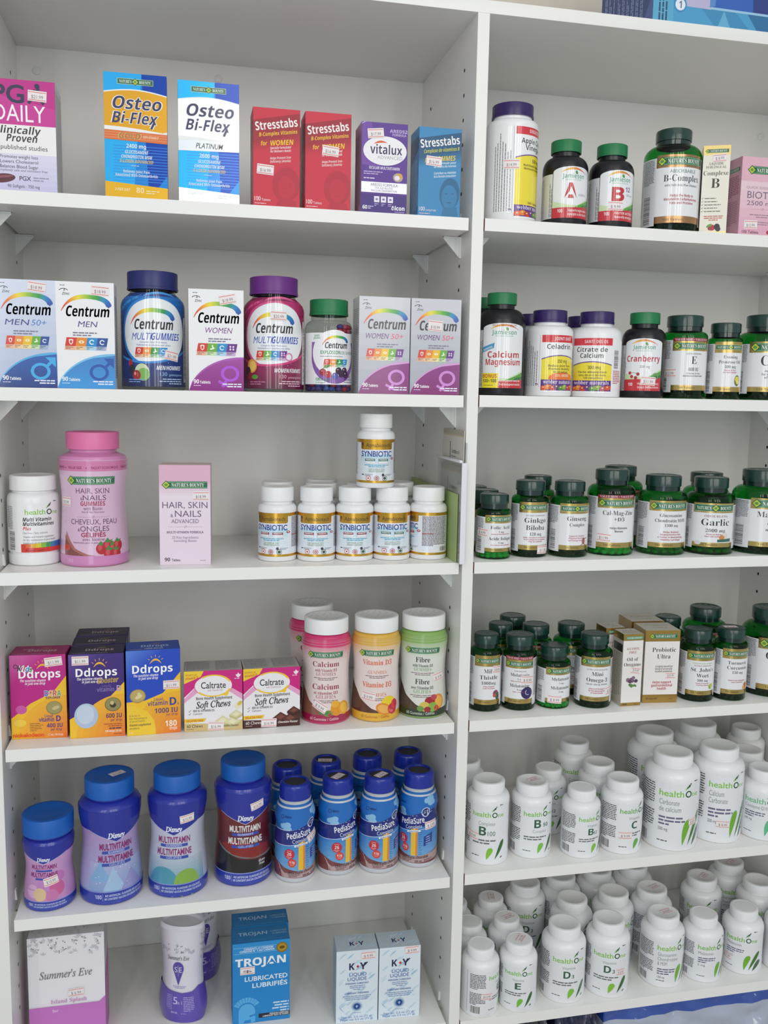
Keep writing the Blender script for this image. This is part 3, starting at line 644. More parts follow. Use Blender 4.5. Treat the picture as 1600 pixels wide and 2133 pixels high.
# ---- third shelf: multivitamin, hair-skin-nails, probiotic bottles
def logo_h1(a, x, y, wd, dark='#26402c', lime='#8cc63a'):
    """lower-case lime word + ringed O with leaf ticks; x = left edge"""
    h = wd*.155
    a.T('health', x, y, h*1.0, lime, w=wd*.58, al='l', off=.012)
    cx = x+wd*.70; r = wd*.085
    a.ring(cx, y+r*.8, r*.62, r, dark, 24); a.T('ne', x+wd*.80, y, h*.82, lime, w=wd*.2, al='l', off=.01)
    for k, (dx, L, c) in enumerate(((-.5, .9, lime), (0, 1.5, dark), (.55, 2.1, dark))): a.line(cx+r*(dx-.5), y+r*(2.05+k*.35), cx+r*(dx+.15), y+r*(2.4+L*.75), r*.32, c)
    a.G(x+wd*.86, y+h*2.3, wd*.14, 1, h*.4, '#55605a', seed=2)
def h1multi():
    R, H = 32.7, 116; a = Art()
    a.rect(-R*2.6, 18, R*2.6, 80, '#f1f1f2'); logo_h1(a, -20, 67, 44)
    a.T('Multi Vitamin', -23, 58.4, 4.6, '#1b1b1e', w=36, al='l', st='bi', off=.008); a.T('Multivitamines', -23, 52.6, 4.6, '#1b1b1e', w=40, al='l', st='bi', off=.008); a.T('Plus', -23, 46.8, 4.4, '#d8302a', w=10, al='l', st='bi')
    a.T('Dye Free / Sans colorant', -23, 42, 2.8, '#777', w=31, al='l') if False else a.T('Dye Free / Sans colorant', -23, 42, 2.8, '#77777a', w=31, al='l')
    for i, t in enumerate(('Vitamin and mineral supplement', 'for the maintenance of good health', 'Supplément de vitamines et de minéraux', 'pour le maintien d’une bonne santé')): a.T(t.replace('’', "'"), -23, 37-i*4, 2.7, '#66666a', w=(40, 42, 46, 43)[i], al='l')
    n = 14
    for i in range(n): a.quad([(-26+56*i/n, 18), (-26+56*(i+1)/n, 18), (-26+56*(i+1)/n, 24), (-26+56*i/n, 24)], '#d93a2c')
    cs = ['#d8432c', '#e0702c', '#e8b02c', '#d8cf30', '#8cbf40', '#4aa060', '#3a86b0', '#3a6ab8', '#3a5cb0']
    for i in range(9): a.quad([(-26+56*i/9, 24), (-26+56*(i+1)/9, 24), (-26+56*(i+1)/9, 29+.3*i), (-26+56*i/9, 29+.3*(i-1))], cs[i])
    a.T('90 Caplets / caplets', -20, 19.6, 2.2, '#7a2018', w=22, al='l'); a.G(-38, 76, 12, 14, 2.2, '#88888c', al='r'); a.bars(-45, 20, 10, 25, True)
    prof = [(0, 0), (30, 0), (32, 1.5), (32.4, 4), (32.4, 13), (31, 14.5), (31, 16.5), (32.7, 18), (32.7, 82), (32, 88), (30, 92), (26.5, 94), (26.5, 98)]
    bottle_proto('h1multi', R, H, 29, 19, 'white_plastic', 'white_cap', a, prof=prof, ribs=80, e=2)
pm('white_plastic', '#f0f1f2', .3, .5, coat=.2); pm('white_cap', '#f1f2f2', .38)
h1multi()

def gummy_prof(R, zt, nr, waist=.925, top=.985):
    """waisted jar: wide foot, narrow middle, wide shoulder"""
    p = spline([(R, 4), (R, zt*.14), (R*.965, zt*.3), (R*waist, zt*.55), (R*(waist+.02), zt*.7), (R*top, zt*.86), (R*top, zt*.93)], 5)
    return [(0, 0), (R-3, 0), (R-.8, 1.2)]+p+[(R*top-2.2, zt*.965), (nr+2, zt-1), (nr, zt), (nr, zt+6)]
def curl(a, x, y, w_, c):
    a.line(x-w_/2, y, x-2.5, y, .25, c); a.line(x+2.5, y, x+w_/2, y, .25, c); a.ring(x, y, 1, 1.4, c, 12); a.ell(x+1.4, y+1, .5, .9, c, 8)
def hsn_jar():
    R, H, zt = 43.2, 173, 147; a = Art(); hw = R*math.pi*.99; a.rect(-hw, 3, hw, 138, '#e0b2d0')
    a.rect(-hw, 124, hw, 137, '#d67fae'); a.T('PAQUET ÉCONOMIQUE', 17, 127, 3.2, '#8e2458', w=36, st='', off=.012); a.T('VALUE SIZE', -22, 127, 3.2, '#8e2458', w=19, st='b'); a.ell(-7, 128.3, .9, .9, '#8e2458', 8); a.ell(-36, 128.3, .9, .9, '#8e2458', 8); a.T('GRAND', -46, 127, 3.2, '#8e2458', w=14, st='b'); a.T('VALUE', 48, 127, 3.2, '#8e2458', w=16, st='b')
    a.rect(-hw, 16, hw, 124, '#dfbcd6'); nb(a, -2, 112, 65)
    V = '#6a4468'
    a.T('HAIR, SKIN', 0, 95.5, 6.8, V, w=45); a.T('&', -15, 86.6, 4, V, w=3); a.T('NAILS', 2.5, 86.6, 6.8, V, w=31); a.T('GUMMIES', 0, 79.5, 5.6, '#a8244c', w=33, st='b'); a.T('with Biotin', 0, 74, 4.4, V, w=25); a.T('Skin & Hair Nutrients', 0, 70.4, 2.4, V, w=30); curl(a, 0, 65, 44, '#a06a90')
    a.T('CHEVEUX, PEAU', 1, 55.6, 6.8, V, w=64); a.T('&', -19, 46.6, 4, V, w=3); a.T('ONGLES', 2, 46.6, 6.8, V, w=38); a.T('GÉLIFIÉS', 0, 39.5, 5.4, '#a8244c', w=32, off=.02); a.T('avec biotine', 0, 34.5, 4, V, w=28); a.T('Nutriments pour la peau et les cheveux', 0, 31, 2.3, V, w=54)
    a.poly([(-40, 15), (-40, 46), (-34, 36), (-24, 24), (-8, 17), (2, 15)], '#b06a64'); a.poly([(-42, 15), (-42, 42), (-37, 33), (-27, 22), (-12, 15)], '#8a4a46'); a.ell(-37, 25, 5, 4, '#c8453a')
    for x, y, s in ((10, 24, 7.5), (19, 27, 8), (26, 22, 8.4), (33, 27, 7.4), (20, 17, 8), (30, 17, 7)):
        a.ell(x, y, s*.95, s, '#b8242e'); a.ell(x-s*.3, y+s*.2, s*.35, s*.5, '#d4505a'); a.poly([(x-s*.7, y+s*.7), (x-s*.1, y+s*1.35), (x+s*.2, y+s*.9), (x+s*.8, y+s*1.1), (x+s*.3, y+s*.5)], '#4f8a40')
    a.rect(-hw, 3, hw, 14.5, '#d28abf'); a.T('180', -32, 6, 5, '#e4b8dc', w=9)
    bottle_proto('hsn_jar', R, H, 33.4, 22, pm('jar_pink', '#d78abc', .3, coat=.3), pm('cap_pink', '#e678ac', .4), a, prof=gummy_prof(R, zt, 30, .93, 1.0), sv=4, ribs=84)
hsn_jar()
def hsn_box():
    W, H = 65.6, 132; a = Art(); a.grad(-W/2, 0, W/2, H, '#e9d8e6', '#efe2ec', 6); a.rect(-W/2, 108, W/2, H, '#e2b4cc'); a.grad(-W/2, 92, W/2, 108, '#ecdde8', '#e4bcd2', 5); nb(a, 0, 106, 58); V = '#6e5878'
    a.T('HAIR, SKIN', 0, 75.4, 8.4, V, w=58); a.T('&', -17, 63.5, 4.5, V, w=3.4); a.T('NAILS', 4, 63.9, 8.4, V, w=34); a.T('ADVANCED', 0, 55.5, 5.4, V, w=35); curl(a, 0, 50.5, 44, '#a892ac'); a.T('MULTI-VITAMIN FORMULA', 0, 42, 3, V, w=47, st='b'); a.T('22 Key Ingredients', 0, 35, 3.4, '#8e7c96', w=34); a.T('Including Biotin', 0, 30.6, 3.4, '#8e7c96', w=29)
    a.T('90', -W/2+9.5, 5, 4.6, '#40284a', w=7, st='b'); a.T('Tablets', -W/2+15, 5, 3.2, '#40284a', w=11, al='l', off=.01); a.G(W/2-14, 5.5, 10, 1, 1.6, '#8e7c96')
    box_proto('hsn_box', W, 44, H, '#d9c8d2', a, top='#d8c6bc')
hsn_box()
def synbiotic(key, tagc):
    R, H = 26.3, 100.8; a = Art(); hw = R*math.pi*.97; a.rect(-hw, 10, hw, 67, '#e6ebf2'); a.grad(-24, 28, 24, 46, '#e6ebf2', '#b7dbe8', 6); a.grad(-24, 18, 24, 28, '#e6ebf2', '#dbe8f0', 3)
    a.rect(-hw, 62, hw, 66.5, 'm#d9a93a'); a.poly([(-24, 66.5), (24, 66.5), (24, 54), (22, 52.5), (-22, 52.5), (-24, 54)], 'm#d2a030'); a.rect(-hw, 7, hw, 10.4, 'm#d9a93a'); a.rect(-hw, 10.4, hw, 11.2, '#f6f6f8')
    a.line(-21, 55, -21, 62, 1.2, '#4a3e24'); a.ell(-21, 60, 1.6, 2, '#4a3e24', 10); a.T('Azmabiotech', 2, 56, 5.4, '#4a3e24', w=35, off=.008)
    a.T('SYNBIOTIC', 0, 43.2, 7.4, '#23449a', w=46, st='', off=.022); a.ell(24.5, 40.6, 3, 1.8, '#a82a36', 14); a.T('30B', 24.5, 40, 1.6, '#ffffff', w=3, st='b')
    for sx in (-9.5, 9.5):
        a.rect(sx-7.2, 37, sx+7.2, 40.2, tagc); a.T('PREBIOTIC' if sx < 0 else 'PROBIOTIC', sx, 37.8, 1.9, '#f2f2f2', w=11.5, st='b'); a.rect(sx-7.2, 33.6, sx+7.2, 37, '#c2cbd4'); a.rect(sx-6.7, 34, sx+6.7, 36.8, '#edf0f4')
    a.G(0, 31, 40, 2, 2.2, '#3fa6c8', al='c', t=.5); a.T('GAF GREEN & TESH', 0, 24.6, 2.4, '#8a9a70', w=22); a.T('MINDBYGENOMICS', 0, 21.8, 2.4, '#8a9a70', w=22)
    a.ell(-20, 18.4, 2, .8, '#3a4450', 10); a.G(-17, 18.4, 13, 2, 1.6, '#8a9098'); a.ell(9, 18.2, 2, 2, '#3a4048', 14); a.G(12.5, 18.4, 13, 2, 1.6, '#8a9098')
    for x, c in ((-11.5, '#c23a44'), (0, '#a8303c'), (11.5, '#2f5a44')): a.ell(x, 13.6, 3.8, 3.6, '#f0f0f0', 20); a.ring(x, 13.6, 2.9, 3.6, c, 20); a.ell(x, 13.6, 2.2, 2.1, c if x > -5 else '#f6f0f0', 14)
    a.rect(-12.6, 12.6, -10.4, 14.6, '#c23a44'); a.T('GMP', 0, 13, 1.2, '#ffffff', w=3, st='b')
    a.G(30, 60, 38, 22, 1.9, '#6a5a62', t=.5); a.rect(30, 36.6, 46, 37.4, '#c2554a'); a.bars(56, 12.6, 12, 6)
    a.G(-70, 60, 38, 24, 1.9, '#7a7e86', t=.5)
    bottle_proto(key, R, H, 22.4, 19, 'white_plastic', 'white_cap', a, nh=4, sh=8, ribs=56, e=1.6)
synbiotic('synbiotic_red', '#9a2a36'); synbiotic('synbiotic_green', '#2f6a54')

# ---- fourth shelf: vitamin drops, soft chews, small gummy jars
def sun(a, x, y, r, c):
    a.ribbon([(x-r, y), (x, y+r*1.5), (x+r, y)], lambda t: .3+r*.32*math.sin(math.pi*t), lambda t: lin(c))
    for k in range(5):
        an = math.radians(30+k*30); a.line(x+r*1.15*math.cos(an), y+.2*r+r*1.0*math.sin(an), x+r*1.5*math.cos(an), y+.2*r+r*1.4*math.sin(an), .7, c)
def ddrops(key, var):
    W, H = 69.8, {'kids': 113, 'boost': 113.4, 'blue': 116}[var]; a = Art()
    c, c2 = {'kids': ('#c01a86', '#d46ab0'), 'boost': ('#3c1f78', '#6a4a9e'), 'blue': ('#1d49c0', '#5a86dc')}[var]
    a.rect(-W/2, 0, W/2, H, c); n = 10
    for i in range(n):
        t = i/n; a.poly([(-W/2, H), (-W/2+W*.75*(1-t), H), (-W/2, H-H*.4*(1-t))], tuple(p*t+q*(1-t) for p, q in zip(lin(c2), lin(c))) if False else tuple(q*(1-t)+p*t for p, q in zip(lin(c2), lin(c))))
    ye = '#f6c428'
    edge = {'kids': [(-W/2, 28), (-10, 48), (18, 62), (W/2, 84)], 'boost': [(-W/2, 26), (-10, 40), (16, 54), (W/2, 74)], 'blue': [(-W/2, 46), (-12, 47), (12, 56), (W/2, 84)]}[var]
    a.poly(edge+[(W/2, 0), (-W/2, 0)], ye)
    for i in range(6): a.ell(W/2+4, -8, 62-i*8, 58-i*8, tuple(p*(1-i/6)+q*i/6 for p, q in zip(lin('#f4a928'), lin('#ee7a2c'))), 40) if False else None
    n = 8
    for i in range(n):
        f = 1-i/n; P = [(W/2, 0)]
        for k in range(13):
            an = math.pi/2+math.pi/2*k/12; P.append((W/2+62*f*math.cos(an), 58*f*math.sin(an)))
        P = [(max(-W/2, x), max(0, y)) for x, y in P]; a.poly(P, tuple(p*f+q*(1-f) for p, q in zip(lin('#f2b42a'), lin('#ea6a2c'))))
    wx = {'kids': 2, 'boost': 0, 'blue': -1}[var]; wy = {'kids': H-31, 'boost': H-30, 'blue': H-31}[var]
    sun(a, wx+4, wy+12, 7.5, '#f2b834')
    a.T('Ddrops', wx, wy, 10.5, '#ffffff', w=52, st='b'); a.T('The sunshine vitamin', wx-9, wy-5, 3.4, '#f6eefa', w=32, st='bi'); a.T('in just one drop', wx-6, wy-9, 3.4, '#f6eefa', w=25, st='bi')
    if var == 'kids':
        a.T('Kids', -17, wy+9, 7.5, '#f4f4f6', w=17, st='bi', rot=-4, off=.03); a.T('K', -23, wy+9.4, 7.5, '#2c2a30', w=5, st='bi'); a.T('i', -17.5, wy+9, 7, '#c02a40', w=1.6, st='bi'); a.T('d', -13.5, wy+8.8, 7, '#2a8ad0', w=4.4, st='bi'); a.T('s', -9.3, wy+8.6, 6.5, '#3aa04a', w=3.8, st='bi'); a.ring(-27.5, wy+16, 2, 2.8, '#2c2a30', 14)
        for i, (q, cc) in enumerate(zip('DORA', ('#3a5cc0', '#e2a42c', '#c03a44', '#3a9a50'))):
            a.T(q, 10+i*5.2, 57, 7.4, '#f4f0ea', w=5.6, st='b', off=.04); a.T(q, 10+i*5.2, 57, 7.4, cc, w=4.8, st='b')
        a.T('EXPLORER', 18, 53.4, 3, '#5a3a6a', w=18, st='b')
        a.ell(19, 41, 10, 9, '#8a8048', 30); a.ell(19, 41.4, 9, 8, '#a39a5e', 30); a.ell(21, 41, 5, 2.4, '#c9bf84', 16, .4)
        a.T('Liquid', 12, 28.4, 4.2, '#5a3a8a', w=10); a.T('vitamin', 9, 22.6, 5.6, '#5a3a8a', w=19, st='b'); a.T('D', 24, 22.6, 7.6, '#4a2f8a', w=5.8, st='b'); a.T('400 IU', 19, 14.4, 5.4, '#5a3f7a', w=20, st='b'); a.T('per drop', 21, 10, 4, '#6a4a6a', w=14); a.G(-12, 20, 17, 5, 2.4, '#a8742a')
        a.T('nickelodeon', -14, 2.8, 5.2, '#f05a1e', w=39, st='', off=.035); a.T('1.7 mL / 60 drops', 20, 3.2, 2.8, '#ffe8cc', w=19, st='b')
        a.ell(-22, 40, 7, 6, '#cf5aa8', 20); a.ell(-24, 22, 8, 5, '#f4d04a', 20)
    if var == 'boost':
        a.T('Booster', 14, wy-9.6, 6.6, '#e8c87a', w=26, st='bi', rot=3, off=.02); a.T('Booster', 14, wy-9.6, 6.6, '#a8823a', w=25, st='bi', rot=3); a.T('Liquid', 12, 68, 4.2, '#7a62a8', w=11); a.T('vitamin', 11, 62, 5.6, '#8a74b4', w=22, st='b'); a.T('D', 28, 62, 7.6, '#b4a4d4', w=5.8, st='b')
        a.ell(20, 44, 10.4, 9.6, '#7a7044', 30); a.ell(20, 44.3, 9.4, 8.6, '#968c56', 30); a.ell(20, 43, 4, 3.6, '#3a3424', 16); a.ell(19, 46, 2.4, 2.8, '#c9bf84', 12)
        a.T('600 IU', 21, 25.6, 6, '#5a2f5a', w=20, st='b'); a.T('per drop', 24, 21, 4, '#6a3a4a', w=14); a.G(31, 16.6, 26, 2, 2.6, '#a8541e', al='r'); a.G(31, 10.4, 22, 1, 2.8, '#5a2f3a', al='r', t=.6); a.T('100 drops 2.8 mL', 20, 6.2, 2.8, '#fff0d8', w=21, st='b'); a.G(31, 3, 14, 1, 1.8, '#8a4a1e', al='r')
        a.ell(-14, 30, 15, 17, '#b4c6de', 30); a.ell(-15, 32, 11, 13, '#c8d6e8', 30)
    if var == 'blue':
        a.ell(-20.5, 54, 10.2, 9.4, '#a8904a', 30); a.ell(-20.5, 54.3, 9, 8.2, '#c2aa62', 30); a.ell(-19.5, 53, 5, 2.6, '#e2d4a0', 16, .5); a.ell(-19, 57, 2, 1.8, '#e2d4a0', 12)
        a.poly([(-W/2, 20), (-W/2, 42), (-24, 41), (-8, 32), (0, 20), (2, 8), (2, 0), (-W/2, 0)], '#f4cc34')
        a.T('Liquid', 6, 46, 4.6, '#5a4a8a', w=11.5); a.T('vitamin', 5, 39.4, 6.2, '#5a4a8a', w=26, st='b'); a.T('D', 25, 38.6, 10.5, '#33429a', w=8.6, st='b'); a.T('3', 31.4, 38.6, 3, '#33429a', w=1.8); a.T('1000 IU', 16, 28.6, 6.6, '#5a4a7a', w=30, st='b'); a.T('per drop', 23.5, 24.4, 3.8, '#7a5a6a', w=15)
        for i, t in enumerate(('A factor in', 'the maintenance', 'of good health')): a.T(t, -32, 26-i*3.8, 3, '#8a7a3a', w=(14, 23, 20)[i], al='l')
        a.T('Vitamin supplement', -32, 13, 3, '#5a4a3a', w=28, al='l', st='b'); a.T('NPN 80002169', -32, 8.6, 2.4, '#6a5a3a', w=13, al='l'); a.T('5 mL', -32, 3, 2.2, '#fff0d0', w=5, al='l'); a.T('180', 22, 9.4, 8, '#fff4e4', w=15, st='b'); a.T('drops', 25, 4.6, 4.6, '#ffe8d0', w=10, st='b')
    tp = Art(); tp.rect(-W/2+.8, .8, W/2-.8, 43, {'kids': '#a02a66', 'boost': '#2a1f3e', 'blue': '#2446a4'}[var]); tp.T('Ddrops', 3, 15, 10, '#b8a4a8' if var != 'blue' else '#a8b8dc', w=36, st='b'); sun(tp, 5, 26, 5.5, '#a8904a')
    if var == 'blue': tp.T('1000 IU/UI', 1, 5, 5, '#a8b8dc', w=24, st='b')
    tp.G(-30, 4, 60, 1, 2.2, '#c8b8c8'); 
    if var == 'kids': tp.T('Kids', -16, 22, 7, '#c08aa4', w=14, st='bi')
    s = Art(); s.rect(-22, 0, 22, H, {'kids': '#8a1a5a', 'boost': '#2a1a50', 'blue': '#24389a'}[var]); s.rect(-22, 0, 22, 34, '#c8842c'); s.G(-18, H-10, 36, 30, 2.6, '#a890b0')
    box_proto('ddrops_'+var, W, 44, H, {'kids': '#8a1a5a', 'boost': '#2a1a50', 'blue': '#24389a'}[var], a, top={'kids': '#a02a66', 'boost': '#2a1f3e', 'blue': '#2446a4'}[var], topart=tp, sideart=s)
for v in ('kids', 'boost', 'blue'): ddrops(v, v)
def caltrate(key, choc):
    W, H = 77.5, 84; a = Art(); a.rect(-W/2, 0, W/2, H, '#efecee'); a.poly([(-W/2, H), (W/2, H), (W/2, 50), (20, 62), (-12, 72), (-24, 62), (-W/2, 48)], '#cf1f80')
    a.poly([(W/2, 50), (20, 62), (-10, 71), (-24, 61), (-W/2, 46), (-W/2, 40), (-20, 55), (20, 55), (W/2, 42)], '#e9a6cc'); a.poly([(-W/2, H), (-W/2+26, H), (-W/2+22, 76), (-W/2, 67)], '#f2cf34'); a.T('SOURCE OF', -W/2+9, 77.5, 2.6, '#c86a1e', w=15, st='bi'); a.T('Vitamin D', -W/2+10, 73, 3.4, '#c83a2a', w=17, st='bi', rot=6)
    a.ell(0, 63, 25.5, 15.5, '#e0408e'); a.ell(0, 63, 24.6, 14.6, '#f0eef0'); a.ring(0, 63, 22, 25, '#f4c832', 24, 20, 130, .62); a.ring(0, 63, 22, 25, '#f4c832', 24, 215, 340, .62); a.poly([(10, 50), (22, 56), (18, 48)], '#f4c832')
    a.T('Caltrate', 0, 59.5, 9, '#38323a', w=33, st='', off=.012); a.T('with Vitamin D3', 2, 55.6, 2.6, '#b06a8a', w=20); a.poly([(31, 77), (33, 80), (35, 77.4), (36.6, 78), (35.6, 75), (33, 73), (30.4, 75), (29.4, 78)], '#f6e8ee'); a.G(28, 71.5, 10, 1, 2.4, '#f4d8e6')
    a.T('Bone Health Supplement', 1, 44, 3.9, '#3a3440', w=48, st='b'); a.T('Soft Chews', 0, 33, 9, '#2a2a2e', w=46, st='si', off=.02, rot=2)
    a.T('✓ 800 IU VITAMIN D3', -17, 27.6, 3, '#4a444e', w=31, al='c') if False else a.T('800 IU VITAMIN D3', -13, 27.4, 2.9, '#4a444e', w=28, st='b'); a.T('Calcium', -21, 23.4, 2.9, '#5a545e', w=12)
    for yy in (27.6, 23.6): a.line(-33, yy+1, -32, yy, .5, '#4a444e'); a.line(-32, yy, -30, yy+2.6, .5, '#4a444e')
    bot = '#d6bb80' if not choc else '#4a241e'
    a.poly([(-W/2, 0), (W/2, 0), (W/2, 14 if not choc else 20), (10, 9.5), (-W/2, 12)], bot)
    L = [('#ddd6a8', '#c9bf88', '#eae4c0')] if not choc else [('#5a2e26', '#3e1c18', '#7a463a')]
    for (x, y, s) in ((12, 16, 11), (25, 14, 11), (30, 24, 9)):
        A, B, C_ = L[0]; a.poly([(x-s, y-s*.3), (x, y-s*.75), (x+s, y-s*.2), (x, y+s*.45)], A); a.poly([(x-s, y-s*.3), (x, y-s*.75), (x, y-s*1.1), (x-s, y-s*.65)], B); a.poly([(x, y-s*.75), (x+s, y-s*.2), (x+s, y-s*.55), (x, y-s*1.1)], B); a.poly([(x-s*.55, y-s*.25), (x, y-s*.5), (x+s*.55, y-s*.18), (x, y+s*.18)], C_)
    if not choc: a.ell(33, 34, 5, 4, '#ece6c4', 16, .6); a.ell(35, 37, 4, 2.4, '#d8c048', 12, .8)
    a.quad([(-W/2, 12.6), (-12, 13.6), (-10, 18), (-W/2, 18)], '#f2c42c'); a.T('GELATIN FREE', -25, 13.8, 2.8, '#b8541e', w=22, st='b')
    a.T('60 Chews', -25, 5.6, 4.4, '#4a3a24' if not choc else '#f0e6e0', w=21); a.G(-W/2+3, 3, 12, 1, 1.8, '#8a7448' if not choc else '#c8b0a8'); a.T('Chocolate Flavour' if choc else 'Vanilla Flavour', 22, 5, 2.9, '#f4e8e0' if choc else '#6a5428', w=27 if choc else 23, st='bi')
    tp = Art(); tp.rect(-W/2+.6, .5, W/2-.6, 47, '#aaa7a4'); tp.G(-W/2+3, 44, 32, 17, 2.4, '#77736e', t=.5); tp.G(3, 44, 32, 17, 2.4, '#77736e', t=.5, seed=4)
    s = Art(); s.rect(-24, 0, 24, H, '#c8b8a0' if not choc else '#5a2a3a'); s.G(-20, H-8, 40, 28, 2.4, '#8a7a6a')
    box_proto(key, W, 48, H, '#c9b58c' if not choc else '#4a2420', a, top='#aaa7a4', topart=tp, sideart=s)
caltrate('chews_vanilla', False); caltrate('chews_chocolate', True)
def nb_gummy(key, body, top, t1, t2, t3, tc, foot, win, fruit, cream='#ecdcd8'):
    R, H, zt = 34.6, 147, 125.5; a = Art(); hw = R*math.pi*.99; a.grad(-hw, 88, hw, 121, cream, body, 8); a.rect(-hw, 13, hw, 88, cream); a.rect(-hw, 110, hw, 121, body)
    a.poly([(-50, 12), (-50, 58), (-34, 44), (-26, 33), (-8, 20), (10, 13)], win); a.rect(-hw, 3, hw, 13.5, foot)
    nb(a, -1, 99, 54)
    def blk(y, w1, w2, k):
        a.T(w1, 0, y, 7.6, tc, w=t3, st='s'); a.T(w2[0], 0, y-7, 4.2, tc, w=w2[1], st='s'); a.T(w2[2], 0, y-13, 5, w2[4], w=w2[3], st='s', off=-.008); a.G(0, y-16.6, 42, 2, 2.4, '#8a6a74', al='c', seed=k, t=.45)
    blk(82, t1[0], t1[1], 1); blk(50, t2[0], t2[1], 2)
    for f in fruit: a.ell(*f[:4], f[4], 22, *(f[5:] if len(f) > 5 else ()))
    a.T('60 Gummies / Gélifiés', -2, 6, 4, '#f0c0cc' if key == 'gummy_calcium' else ('#c87a1a' if key == 'gummy_d3' else '#c8d4c0'), w=42, off=.01)
    a.rect(40, 30, 60, 100, '#e2d8da'); a.bars(46, 40, 9, 40, True)
    bottle_proto(key, R, H, 31, 20.5, pm('jar_'+key, body, .3, coat=.3), 'white_cap', a, prof=gummy_prof(R, zt, 28, .92, 1.0), sv=4, ribs=76)
    top_ = Art()
    for k in range(26): an = k*2.399; rr = 2.2+math.sqrt(k)*4.4; top_.ell(rr*math.cos(an), rr*math.sin(an), 2.1, 1.3, '#d8d9da', 8, an)
    PROTO[key]['parts'].append(('cap_relief', top_.build(key+'_relief', topm(H-.35), 'printed_board', base=.05), 'cap'))
nb_gummy('gummy_calcium', '#d63a74', '', ('Calcium', ('with Vitamin D3', 34, 'GUMMIES', 30, '#b86a8a')), ('Calcium', ('et vitamine D3', 36, 'GÉLIFIÉS', 29, '#b86a8a')), 41, '#9a2a4e', '#a81a4e', '#8e5a4a',
         [(4, 16, 7, 4.6, '#7a8a4a'), (16, 22, 9, 10, '#e89a24'), (28, 22, 9, 10, '#eea62c', .4), (28, 22, 6.4, 7.4, '#f6c44c', .4), (14, 29, 6, 5, '#f2b43a'), (2, 16.5, 3, 1.6, '#3f8a4a', .5), (-6, 17, 3.4, 1.8, '#3f8a4a', -.4), (6, 14, 2, 2, '#b83a4a')])
nb_gummy('gummy_d3', '#e3b44a', '', ('Vitamin D3', ('', 1, 'GUMMIES', 29, '#d88a5a')) if False else ('Vitamin D3', ('', 1, 'GUMMIES', 29, '#d88a5a')), ('Vitamine D3', ('', 1, 'GÉLIFIÉS', 28, '#d88a5a')), 46, '#e0602c', '#e8b434', '#5a3626',
         [(18, 26, 12, 11, '#f2d42c'), (10, 19, 12, 8, '#e88a2c', -.4), (10, 19, 9.4, 6, '#f4b45a', -.4), (24, 18, 8, 8, '#c8283c'), (28, 24, 6, 7, '#d83a4a'), (22, 15, 3, 2, '#e86a6a')])
nb_gummy('gummy_fibre', '#8cb462', '', ('Fibre', ('with Vitamin D3', 32, 'GUMMIES', 27, '#7aa06a')), ('Fibre', ('avec Vitamine D3', 34, 'GÉLIFIÉS', 26, '#7aa06a')), 22, '#26282a', '#2c3a2c', '#4a3a2c',
         [(26, 24, 10, 11, '#e8962c', .3), (26, 24, 7, 8, '#f2b84a', .3), (12, 26, 8, 6, '#a82434'), (18, 31, 5, 4, '#c04a5a'), (4, 18, 8, 7, '#d8c05a'), (16, 17, 7, 7, '#8ab44a'), (22, 15, 4, 4, '#c83a2c'), (8, 14, 5, 4, '#9a2a3a'), (-2, 15, 5, 4, '#6a9a3c')], cream='#dfe2da')

